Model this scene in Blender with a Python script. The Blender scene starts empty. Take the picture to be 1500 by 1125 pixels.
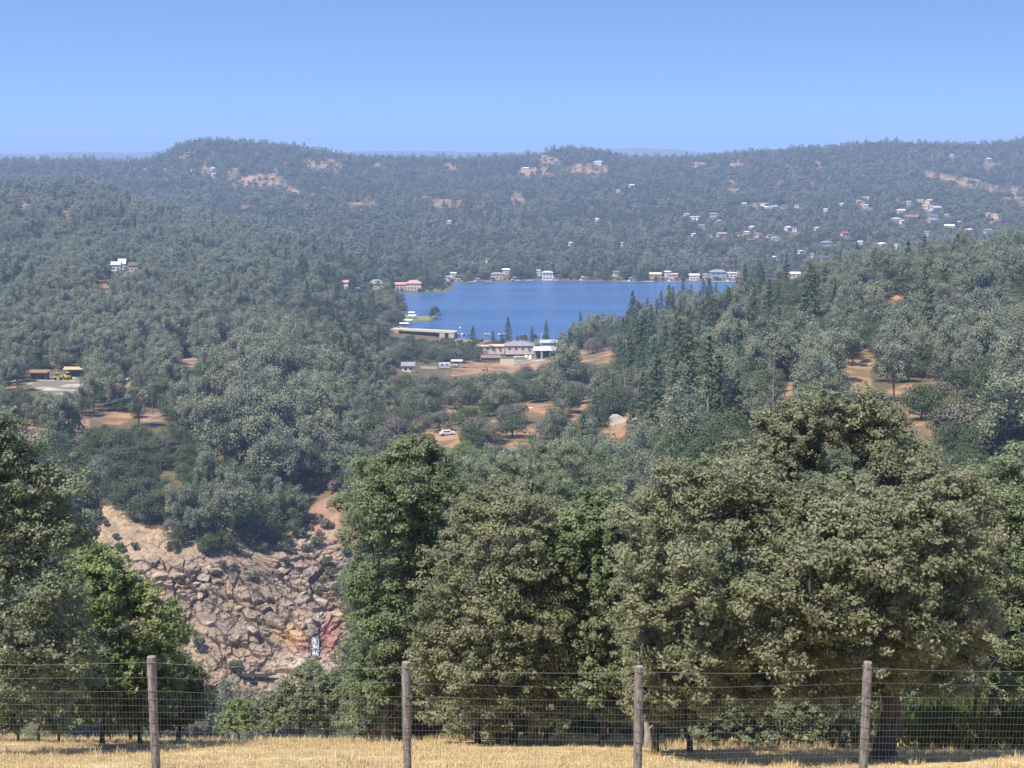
import bpy, math, time
import numpy as np
T00 = time.time()
S = bpy.context.scene
COL = S.collection
rng = np.random.default_rng(11)

# ------------------------------------------------------------------ camera, sky, sun, exposure
F = 2083.0                       # focal length in pixels of the 1500 px wide photograph
PITCH = math.radians(9.285)
cp, sp = math.cos(PITCH), math.sin(PITCH)
cam = bpy.data.cameras.new('camera')
cam.lens = 36 * F / 1500; cam.sensor_width = 36; cam.clip_start = 0.5; cam.clip_end = 30000
camo = bpy.data.objects.new('camera', cam); COL.objects.link(camo)
camo.location = (0, 0, 0); camo.rotation_euler = (math.pi / 2 - PITCH, 0, 0)
S.camera = camo

SUN_DIR = np.array((-0.36, -0.36, 0.88)); SUN_DIR /= np.linalg.norm(SUN_DIR)
el = math.asin(SUN_DIR[2]); az = math.atan2(SUN_DIR[0], SUN_DIR[1])
w = bpy.data.worlds.new('World'); S.world = w; w.use_nodes = True
nt = w.node_tree
sky = nt.nodes.new('ShaderNodeTexSky'); sky.sky_type = 'NISHITA'; sky.sun_disc = False
sky.sun_elevation = el; sky.sun_rotation = az
sky.altitude = 600; sky.air_density = 1.0; sky.dust_density = 0.3; sky.ozone_density = 3.0
bg = nt.nodes['Background']; bg.inputs['Strength'].default_value = 0.122
tcw = nt.nodes.new('ShaderNodeTexCoord'); mpw = nt.nodes.new('ShaderNodeMapping')   # a clear, deep summer sky with little whitening at the horizon
mpw.inputs['Scale'].default_value = (1, 1, 2.2); mpw.inputs['Location'].default_value = (0, 0, .24)
nt.links.new(tcw.outputs['Generated'], mpw.inputs[0]); nt.links.new(mpw.outputs[0], sky.inputs[0])
tint = nt.nodes.new('ShaderNodeMix'); tint.data_type = 'RGBA'; tint.blend_type = 'MULTIPLY'; tint.inputs['Factor'].default_value = 1
tint.inputs['B'].default_value = (0.96, 1.02, 1.13, 1)
nt.links.new(sky.outputs[0], tint.inputs['A']); nt.links.new(tint.outputs['Result'], bg.inputs['Color'])
sl = bpy.data.lights.new('sun', 'SUN'); sl.energy = 4.2; sl.angle = math.radians(0.53); sl.color = (1.0, 0.93, 0.82)
so = bpy.data.objects.new('sun', sl); COL.objects.link(so)
from mathutils import Vector, Matrix
so.rotation_euler = Vector(-SUN_DIR).to_track_quat('-Z', 'Y').to_euler()
S.view_settings.view_transform = 'Standard'; S.view_settings.look = 'None'
S.view_settings.gamma = 1; S.view_settings.exposure = 0.98; S.view_settings.use_curve_mapping = False
S.render.engine = 'CYCLES'
cy = S.cycles
cy.max_bounces = 6; cy.diffuse_bounces = 4; cy.glossy_bounces = 2; cy.transmission_bounces = 3
cy.volume_bounces = 0; cy.transparent_max_bounces = 8; cy.caustics_reflective = False; cy.caustics_refractive = False
cy.use_denoising = True
try: cy.denoiser = 'OPENIMAGEDENOISE'
except Exception: pass
HAZE_DENSITY = 1.7e-4

# ------------------------------------------------------------------ projection helpers
def Tpy(py):                     # slope (z / horizontal distance) of the ray through image row py
    return np.tan(np.arctan((562.5 - np.asarray(py, float)) / F) - PITCH)
def P(px, py, d):                # world point on the ray of a pixel at forward distance d
    z = d * Tpy(py); dep = d * cp - z * sp
    return np.array(((px - 750) / F * dep, d, z))
def proj(x, y, z):
    dep = y * cp - z * sp
    return 750 + F * x / dep, 562.5 - F * (y * sp + z * cp) / dep
def hash2(ix, iy, s):
    h = (ix.astype(np.int64) * 374761393 + iy.astype(np.int64) * 668265263 + s * 982451653) & 0xffffffff
    h = ((h ^ (h >> 13)) * 1274126177) & 0xffffffff
    h = ((h ^ (h >> 16)) * 2246822519) & 0xffffffff
    return ((h ^ (h >> 15)) & 0xffffff) / float(0xffffff)
def vnoise(x, y, s=0):
    x = np.asarray(x, float); y = np.asarray(y, float)
    ix = np.floor(x); iy = np.floor(y); fx = x - ix; fy = y - iy
    fx = fx * fx * (3 - 2 * fx); fy = fy * fy * (3 - 2 * fy)
    a = hash2(ix, iy, s); b = hash2(ix + 1, iy, s); c = hash2(ix, iy + 1, s); d = hash2(ix + 1, iy + 1, s)
    return (a * (1 - fx) + b * fx) * (1 - fy) + (c * (1 - fx) + d * fx) * fy
def fbm(x, y, s=0, o=4):
    t = 0; a = .5
    for k in range(o):
        t = t + a * vnoise(x * 2 ** k, y * 2 ** k, s + k); a *= .5
    return t
def inpoly(px, py, poly):
    px = np.asarray(px, float); py = np.asarray(py, float); r = np.zeros(px.shape, bool)
    n = len(poly); j = n - 1
    for i in range(n):
        xi, yi = poly[i]; xj, yj = poly[j]
        c = ((yi > py) != (yj > py)) & (px < (xj - xi) * (py - yi) / ((yj - yi) or 1e-9) + xi)
        r ^= c; j = i
    return r
def polydist(px, py, poly):
    best = np.full(np.shape(px), 1e9)
    for i in range(len(poly)):
        ax, ay = poly[i - 1]; bx, by = poly[i]
        vx, vy = bx - ax, by - ay
        t = np.clip(((px - ax) * vx + (py - ay) * vy) / (vx * vx + vy * vy + 1e-9), 0, 1)
        best = np.minimum(best, np.hypot(px - ax - t * vx, py - ay - t * vy))
    return best

# ------------------------------------------------------------------ terrain height (z = 0 is the eye)
LAKE = -110.0
near = [(-45, -1.2), (0, -1.7), (20, -9.5), (36, -15.8), (45, -19.45), (60, -27)]
# value > 0: the image row where that ground lies; value < 0: its height
COLS = {
 -500: [(100,-48),(200,-95),(280,-122),(310,-118),(375,-90),(440,620),(560,560),(700,480),(850,420),(950,400),(1150,340),(1350,300),(1500,280),(1560,276),(1700,-50),(1950,-80),(2300,-58),(2700,-30),(3000,243),(3300,-45),(3700,-60)],
 0:   [(100,-48),(200,-95),(280,-122),(310,-118),(375,-92),(440,622),(560,562),(700,484),(850,425),(950,403),(1150,342),(1350,303),(1500,282),(1560,278),(1700,-52),(1950,-80),(2300,-58),(2700,-30),(3000,243),(3300,-45),(3700,-60)],
 150: [(100,-50),(200,-97),(290,-129),(325,-124),(350,860),(380,738),(440,642),(470,614),(560,566),(700,484),(850,425),(950,403),(1150,348),(1350,308),(1500,286),(1560,281),(1700,-55),(1950,-80),(2300,-56),(2700,-24),(2900,243),(3300,-40),(3700,-60)],
 300: [(100,-50),(200,-98),(290,-131),(320,1035),(345,905),(365,805),(388,748),(440,655),(520,582),(700,487),(850,432),(950,407),(1150,363),(1350,331),(1450,323),(1600,-88),(1850,-80),(2000,300),(2350,255),(2800,209.5),(3100,-10),(3700,-50)],
 450: [(100,-50),(200,-99),(290,-133),(318,1035),(345,950),(362,880),(385,800),(410,745),(450,682),(520,602),(620,537),(740,482),(850,442),(980,414),(1150,387),(1300,362),(1450,352),(1650,330),(1950,300),(2350,258),(2800,220),(3100,-15),(3700,-50)],
 600: [(100,-50),(200,-98),(290,-130),(330,-120),(380,-106),(440,645),(500,612),(600,562),(740,528),(810,-114),(870,-108),(1130,-107.5),(1250,-105.5),(1400,385),(1600,350),(2000,300),(2450,260),(2800,237),(3100,-30),(3700,-50)],
 750: [(100,-49),(200,-92),(290,-112),(350,-100),(420,662),(480,612),(540,592),(640,557),(735,534),(800,-112),(870,-108),(1130,-107.5),(1260,-107.5),(1350,-105),(1600,355),(2000,300),(2450,260),(2800,236),(3100,-25),(3700,-45)],
 900: [(100,-49),(200,-86),(280,-98),(350,-92),(420,662),(440,642),(560,557),(680,527),(760,502),(820,-106),(870,-107),(1130,-107.5),(1270,-107.5),(1400,-104),(1600,355),(2000,300),(2450,258),(2850,234),(3100,-22),(3700,-45)],
 1050:[(100,-48),(200,-74),(260,-67),(300,655),(340,608),(420,560),(520,506),(600,472),(660,456),(720,-82),(850,-106),(1130,-107.5),(1260,-107),(1400,385),(1600,350),(2000,300),(2450,255),(2850,231),(3100,-20),(3700,-45)],
 1200:[(100,-46),(200,-70),(260,-64),(310,618),(380,558),(440,518),(520,462),(580,430),(620,420),(680,-66),(850,-100),(950,-106),(1150,-107),(1230,-106),(1400,380),(1600,345),(2000,295),(2450,246),(2850,222),(3100,-10),(3700,-40)],
 1350:[(100,-45),(200,-68),(280,642),(330,604),(400,548),(450,500),(520,448),(570,412),(590,406),(660,-64),(850,-98),(1000,-100),(1200,-98),(1400,372),(1600,337),(2000,287),(2300,259),(2450,-44),(2850,214),(3100,0),(3700,-40)],
 1500:[(100,-45),(200,-66),(270,630),(350,566),(420,508),(480,452),(550,400),(580,388),(650,-58),(850,-92),(1100,-95),(1400,362),(1700,322),(2000,290),(2100,-67),(2350,-60),(2900,208),(3200,0),(3700,-40)],
 2000:[(100,-45),(200,-64),(270,620),(350,560),(420,500),(480,440),(550,390),(580,376),(650,-54),(850,-90),(1100,-95),(1400,358),(1700,316),(2000,290),(2100,-66),(2350,-55),(2900,200),(3200,0),(3700,-40)],
}
DG = np.concatenate([np.arange(-45, 60, 2.5), np.arange(60, 460, 5), np.arange(460, 1300, 12), np.arange(1300, 3701, 40)])
def pchip(x, y, q):
    h = np.diff(x); dl = np.diff(y) / h; m = np.zeros(len(x)); m[0] = dl[0]; m[-1] = dl[-1]
    for i in range(1, len(x) - 1):
        if dl[i - 1] * dl[i] > 0:
            w1 = 2 * h[i] + h[i - 1]; w2 = h[i] + 2 * h[i - 1]
            m[i] = (w1 + w2) / (w1 / dl[i - 1] + w2 / dl[i])
    k = np.clip(np.searchsorted(x, q) - 1, 0, len(h) - 1); t = (q - x[k]) / h[k]
    return ((1 + 2 * t) * (1 - t) ** 2 * y[k] + t * (1 - t) ** 2 * h[k] * m[k] + t * t * (3 - 2 * t) * y[k + 1] + t * t * (t - 1) * h[k] * m[k + 1])
CPX = np.array(sorted(COLS), float)
TAB = []
for c in sorted(COLS):
    pts = near + [(d, d * float(Tpy(v)) if v > 0 else v) for d, v in COLS[c]]
    a = np.array(pts, float); TAB.append(pchip(a[:, 0], a[:, 1], DG))
TAB = np.array(TAB)
CGRID = np.arange(-500, 2001, 25.0)      # resample the columns smoothly
TABS = np.array([pchip(CPX, TAB[:, j], CGRID) for j in range(len(DG))]).T
def colof(x, d): return 750 + F * x / (1.012 * np.maximum(d, 46))
def colx(px, y): return (px - 750) / F * 1.012 * y
def table(c, d):
    ci = np.clip((c + 500) / 25.0, 0, len(CGRID) - 1.001); c0 = ci.astype(int); cf = ci - c0
    dd = np.clip(d, DG[0], DG[-1] - 1e-3); k = np.clip(np.searchsorted(DG, dd, side='right') - 1, 0, len(DG) - 2)
    df = (dd - DG[k]) / (DG[k + 1] - DG[k])
    return ((TABS[c0, k] * (1 - df) + TABS[c0, k + 1] * df) * (1 - cf) + (TABS[c0 + 1, k] * (1 - df) + TABS[c0 + 1, k + 1] * df) * cf)
def onlake(px, py):
    t = float(Tpy(py)); return tuple(P(px, py, LAKE / t)[:2])
LAKE_POLY = [onlake(*q) for q in [(560,487.2),(588,482),(596,470),(594,452),(591,440),(578,429),(600,429),(652,428),(661,424),(660,417),(676,414),(720,412.5),(782,410),(850,411.5),(985,413),(1090,412.5),(1220,411.5),(1190,430),(1080,440),(1000,462),(920,478),(830,499),(745,499),(690,498.5),(669,495.2)]]
def smooth(t): t = np.clip(t, 0, 1); return t * t * (3 - 2 * t)
SKYL = np.array([(-400,234),(0,235),(80,234),(140,233),(200,239),(235,237.5),(255,227),(275,214),(305,205),(345,207),(400,212),(450,216),(500,224),(520,230),(560,230),(640,231),(740,231),(785,228),(805,220),(830,215.5),(870,219),(890,226),(930,232),(1000,230),(1050,226),(1120,220),(1200,215),(1270,209),(1330,210),(1400,212),(1450,210),(1480,203),(1500,199),(1600,195),(2100,200)], float).T
def height(x, y):
    x = np.asarray(x, float); y = np.asarray(y, float)
    z = table(colof(x, y), y)
    amp = smooth((y - 60) / 200) * 2.2 + smooth((y - 700) / 900) * 4
    z = z + amp * (fbm(x / 70, y / 70, 3) - .47) * 2 + smooth((y - 10) / 20) * .25 * (vnoise(x / 6, y / 6, 9) - .5)
    wr = np.exp(-((y - 2820) / 330.) ** 2) * (y > 2000)
    if (wr > .01).any():
        tz = np.maximum(y, 2000) * Tpy(np.interp(colof(x, y), SKYL[0], SKYL[1]) + 7.5); z = z * (1 - wr) + tz * wr + wr * (fbm(x / 160, y / 160, 13) - .47) * 9
    m = (y > 780) & (y < 1400)
    if m.any():
        xm, ym, zm = x[m], y[m], z[m]
        d = polydist(xm, ym, LAKE_POLY); ins = inpoly(xm, ym, LAKE_POLY)
        dn = (ym < 872) & (xm < colx(672, ym)) & (xm > colx(440, ym)); out = np.where(dn, zm, np.maximum(zm, LAKE + .5)); out = np.where(dn, out, LAKE + .35 + (out - LAKE - .35) * smooth(d / 45))
        z = z.copy(); z[m] = np.where(ins, LAKE - np.minimum(3, .15 * d) - .02, out)
    return z
def h1(x, y): return float(height(np.array([x]), np.array([y]))[0])
MARCH = np.concatenate([np.arange(15, 60, .25), np.arange(60, 700, 1.0), np.arange(700, 1500, 2.0), np.arange(1500, 3700, 5.0)])
def hit(px, py, dmin=0):
    t = float(Tpy(py)); d = MARCH[MARCH > dmin]; z = d * t; x = (px - 750) / F * (d * cp - z * sp)
    g = height(x, d); k = np.argmax(g >= z)
    if g[k] < z[k]: k = len(d) - 1
    return np.array((x[k], d[k], g[k]))
def ground_at(px, d):
    x = (px - 750) / F * d; z = h1(x, d)
    for _ in range(2):
        x = (px - 750) / F * (d * cp - z * sp); z = h1(x, d)
    return np.array((x, d, z))

# ------------------------------------------------------------------ mesh helpers
class MB:
    def __init__(s): s.V = []; s.F = []; s.M = []; s.A = []; s.n = 0
    def add(s, v, f, m=0, a=None):
        v = np.asarray(v, float).reshape(-1, 3); f = np.asarray(f, np.int64)
        s.V.append(v); s.F.append(f + s.n); s.M.append(np.full(len(f), m)); s.n += len(v)
        s.A.append(np.full(len(v), .5) if a is None else a); return s
    def box(s, c, size, m=0, rz=0):
        x, y, z = [q / 2 for q in size]
        v = np.array([(-x,-y,-z),(x,-y,-z),(x,y,-z),(-x,y,-z),(-x,-y,z),(x,-y,z),(x,y,z),(-x,y,z)])
        if rz:
            ca, sa = math.cos(rz), math.sin(rz); v = np.stack([v[:,0]*ca - v[:,1]*sa, v[:,0]*sa + v[:,1]*ca, v[:,2]], 1)
        return s.add(v + np.array(c), [(0,3,2,1),(4,5,6,7),(0,1,5,4),(1,2,6,5),(2,3,7,6),(3,0,4,7)], m)
    def tube(s, pts, rad, n=6, m=0, cap=True):
        pts = np.asarray(pts, float); k = len(pts); rad = np.broadcast_to(np.asarray(rad, float), (k,))
        tg = np.gradient(pts, axis=0); tg /= np.linalg.norm(tg, axis=1)[:, None] + 1e-9
        ref = np.array((0, 0, 1.)) if abs(tg[:, 2].mean()) < .8 else np.array((1., 0, 0))
        u = np.cross(tg, ref); u /= np.linalg.norm(u, axis=1)[:, None] + 1e-9; v = np.cross(tg, u)
        an = np.arange(n) * 2 * math.pi / n
        ring = pts[:, None] + rad[:, None, None] * (np.cos(an)[None, :, None] * u[:, None] + np.sin(an)[None, :, None] * v[:, None])
        i = np.arange(k - 1)[:, None] * n; j = np.arange(n)[None]; j2 = (j + 1) % n
        q = np.stack([i + j, i + j2, i + n + j2, i + n + j], -1).reshape(-1, 4)
        s.add(ring.reshape(-1, 3), q, m)
        if cap: s.add(ring[-1], [tuple(range(n - 1, -1, -1))], m)
        return s
    def build(s, name, mats, smooth_=False):
        me = bpy.data.meshes.new(name)
        V = np.concatenate(s.V)
        me.vertices.add(len(V)); me.vertices.foreach_set('co', V.ravel())
        li = np.concatenate([f.ravel() for f in s.F]); ln = np.concatenate([np.full(len(f), f.shape[1]) for f in s.F])
        me.loops.add(len(li)); me.loops.foreach_set('vertex_index', li.astype(np.int32))
        me.polygons.add(len(ln)); me.polygons.foreach_set('loop_start', (np.cumsum(ln) - ln).astype(np.int32))
        me.polygons.foreach_set('material_index', np.concatenate(s.M).astype(np.int32))
        me.polygons.foreach_set('use_smooth', np.full(len(ln), smooth_))
        at = me.attributes.new('lv', 'FLOAT', 'POINT'); at.data.foreach_set('value', np.concatenate(s.A).astype(np.float32))
        for m in (mats if isinstance(mats, (list, tuple)) else [mats]): me.materials.append(m)
        me.update(calc_edges=True)
        return me
def link(name, data, parent=None, loc=None, rz=0):
    o = bpy.data.objects.new(name, data); COL.objects.link(o)
    if parent is not None: o.parent = parent
    if loc is not None: o.location = loc
    if rz: o.rotation_euler = (0, 0, rz)
    return o
def tag(o, label=None, cat=None, group=None, kind=None):
    if label: o['label'] = label
    if cat: o['category'] = cat
    if group: o['group'] = group
    if kind: o['kind'] = kind
    return o
def part(name, mb, mats, parent, sm=False): return link(name, mb.build(name, mats, sm), parent)
def thing(name, label, cat, loc, rz=0, group=None):
    return tag(link(name, None, None, tuple(loc), rz), label, cat, group)

# ------------------------------------------------------------------ materials
def new_mat(name):
    m = bpy.data.materials.new(name); m.use_nodes = True
    n = m.node_tree.nodes; return m, n, m.node_tree.links, n['Principled BSDF']
def ramp(n, stops):
    r = n.new('ShaderNodeValToRGB'); e = r.color_ramp.elements
    e[0].position, e[0].color = stops[0][0], (*stops[0][1], 1); e[1].position, e[1].color = stops[-1][0], (*stops[-1][1], 1)
    for p, c in stops[1:-1]: k = e.new(p); k.color = (*c, 1)
    return r
def plain(name, col, rough=.8, var=.18, scale=3.0, metal=0, bump=.0, spec=.3):
    m, n, l, b = new_mat(name)
    tc = n.new('ShaderNodeTexCoord'); no = n.new('ShaderNodeTexNoise'); no.inputs['Scale'].default_value = scale; no.inputs['Detail'].default_value = 5
    l.new(tc.outputs['Object'], no.inputs['Vector'])
    r = ramp(n, [(.3, tuple(c * (1 - var) for c in col)), (.7, tuple(min(1, c * (1 + var)) for c in col))])
    l.new(no.outputs['Fac'], r.inputs['Fac']); l.new(r.outputs['Color'], b.inputs['Base Color'])
    b.inputs['Roughness'].default_value = rough; b.inputs['Metallic'].default_value = metal; b.inputs['Specular IOR Level'].default_value = spec
    if bump:
        bp = n.new('ShaderNodeBump'); bp.inputs['Strength'].default_value = bump; l.new(no.outputs['Fac'], bp.inputs['Height']); l.new(bp.outputs['Normal'], b.inputs['Normal'])
    return m
def leaf_mat(name, a, b_, c, a2=None, b2=None, c2=None, trans=.28, rough=.55, spec=.16, tcol=1.25, gain=1.0):
    """three leaf colours over the attribute lv; a second set mixed in from tree to tree"""
    m, n, l, b = new_mat(name)
    at = n.new('ShaderNodeAttribute'); at.attribute_name = 'lv'
    g_ = gain; a, b_, c = [tuple(min(.9, v * g_) for v in q) for q in (a, b_, c)]
    if a2: a2, b2, c2 = [tuple(min(.9, v * g_) for v in q) for q in (a2, b2, c2)]
    r1 = ramp(n, [(0, a), (.55, b_), (1, c)]); l.new(at.outputs['Fac'], r1.inputs['Fac']); out = r1.outputs['Color']
    if a2:
        r2 = ramp(n, [(0, a2), (.55, b2), (1, c2)]); l.new(at.outputs['Fac'], r2.inputs['Fac'])
        oi = n.new('ShaderNodeObjectInfo'); mx = n.new('ShaderNodeMix'); mx.data_type = 'RGBA'
        l.new(oi.outputs['Random'], mx.inputs['Factor']); l.new(out, mx.inputs['A']); l.new(r2.outputs['Color'], mx.inputs['B']); out = mx.outputs['Result']
    l.new(out, b.inputs['Base Color']); b.inputs['Roughness'].default_value = rough; b.inputs['Specular IOR Level'].default_value = spec
    tr = n.new('ShaderNodeBsdfTranslucent'); ms = n.new('ShaderNodeMixShader'); ms.inputs[0].default_value = trans
    hs = n.new('ShaderNodeHueSaturation'); hs.inputs['Value'].default_value = tcol; hs.inputs['Hue'].default_value = .49; l.new(out, hs.inputs['Color'])
    l.new(hs.outputs['Color'], tr.inputs['Color'])
    l.new(b.outputs[0], ms.inputs[1]); l.new(tr.outputs[0], ms.inputs[2]); l.new(ms.outputs[0], n['Material Output'].inputs['Surface'])
    return m
def bark_mat(name, a, b_, scale=6):
    m, n, l, b = new_mat(name)
    tc = n.new('ShaderNodeTexCoord'); mp = n.new('ShaderNodeMapping'); mp.inputs['Scale'].default_value = (scale * 2, scale * 2, scale * .4); l.new(tc.outputs['Object'], mp.inputs[0])
    no = n.new('ShaderNodeTexNoise'); no.inputs['Scale'].default_value = 1.5; no.inputs['Detail'].default_value = 6; l.new(mp.outputs[0], no.inputs['Vector'])
    r = ramp(n, [(.35, a), (.65, b_)]); l.new(no.outputs['Fac'], r.inputs['Fac']); l.new(r.outputs['Color'], b.inputs['Base Color'])
    b.inputs['Roughness'].default_value = .9; bp = n.new('ShaderNodeBump'); bp.inputs['Strength'].default_value = .6; bp.inputs['Distance'].default_value = .03
    l.new(no.outputs['Fac'], bp.inputs['Height']); l.new(bp.outputs['Normal'], b.inputs['Normal']); return m
M_OAKD = leaf_mat('oak_leaves_dark', (.030,.045,.022), (.060,.086,.030), (.10,.122,.045), (.04,.05,.03), (.075,.085,.045), (.115,.12,.065), gain=1.5)
M_OAKG = leaf_mat('oak_leaves_grey', (.055,.065,.042), (.098,.106,.068), (.15,.155,.10), (.07,.06,.047), (.13,.112,.088), (.185,.162,.13), gain=1.5)
M_PINE = leaf_mat('gray_pine_needles', (.06,.078,.06), (.118,.135,.092), (.18,.195,.135), (.075,.082,.055), (.14,.145,.09), (.20,.20,.125), gain=1.75)
M_CON = leaf_mat('conifer_needles', (.024,.042,.020), (.048,.078,.034), (.085,.115,.05), (.035,.045,.022), (.068,.08,.036), (.11,.118,.055), trans=.2, gain=1.45)
M_SHR = leaf_mat('shrub_leaves', (.04,.055,.026), (.075,.095,.042), (.12,.14,.06), (.05,.055,.035), (.09,.095,.055), (.14,.14,.08), gain=1.5)
M_LIME = leaf_mat('lime_leaves', (.09,.14,.03), (.15,.23,.05), (.22,.30,.08), trans=.4)
M_DEAD = leaf_mat('dead_needles', (.12,.06,.035), (.2,.11,.065), (.28,.17,.11), (.12,.1,.09), (.2,.18,.155), (.27,.25,.22), trans=.15)
M_FOAK = leaf_mat('near_oak_leaves', (.070,.080,.046), (.136,.145,.084), (.222,.22,.14), trans=.46, rough=.5, spec=.3, gain=1.66)
M_FOAK2 = leaf_mat('near_oak_leaves_olive', (.076,.079,.046), (.148,.147,.083), (.24,.222,.135), trans=.46, rough=.5, spec=.3, gain=1.66)
M_FOAK3 = leaf_mat('near_oak_leaves_green', (.056,.077,.040), (.112,.138,.07), (.19,.207,.125), trans=.46, rough=.5, spec=.3, gain=1.66)
M_FOAK4 = leaf_mat('near_oak_leaves_sage', (.066,.082,.05), (.128,.146,.09), (.21,.218,.14), trans=.46, rough=.5, spec=.3, gain=1.85)
M_FGRN = leaf_mat('near_bright_leaves', (.062,.088,.028), (.122,.155,.055), (.2,.225,.095), trans=.42, rough=.45, spec=.4, gain=1.6)
M_FSHR = leaf_mat('near_shrub_leaves', (.055,.075,.035), (.11,.135,.07), (.18,.19,.11), trans=.42, rough=.45, spec=.4, gain=1.6)
M_FPIN = leaf_mat('near_pine_needles', (.075,.098,.065), (.15,.18,.115), (.24,.24,.16), trans=.25, gain=1.5)
M_BROOM = leaf_mat('broom_stems', (.05,.08,.02), (.10,.14,.04), (.18,.2,.08), trans=.3)
M_BARK = bark_mat('oak_bark', (.035,.03,.027), (.13,.115,.105))
M_BARKP = bark_mat('pine_bark', (.05,.04,.033), (.14,.115,.095))
M_SNAG = bark_mat('weathered_snag', (.16,.14,.125), (.34,.31,.29))

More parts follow.
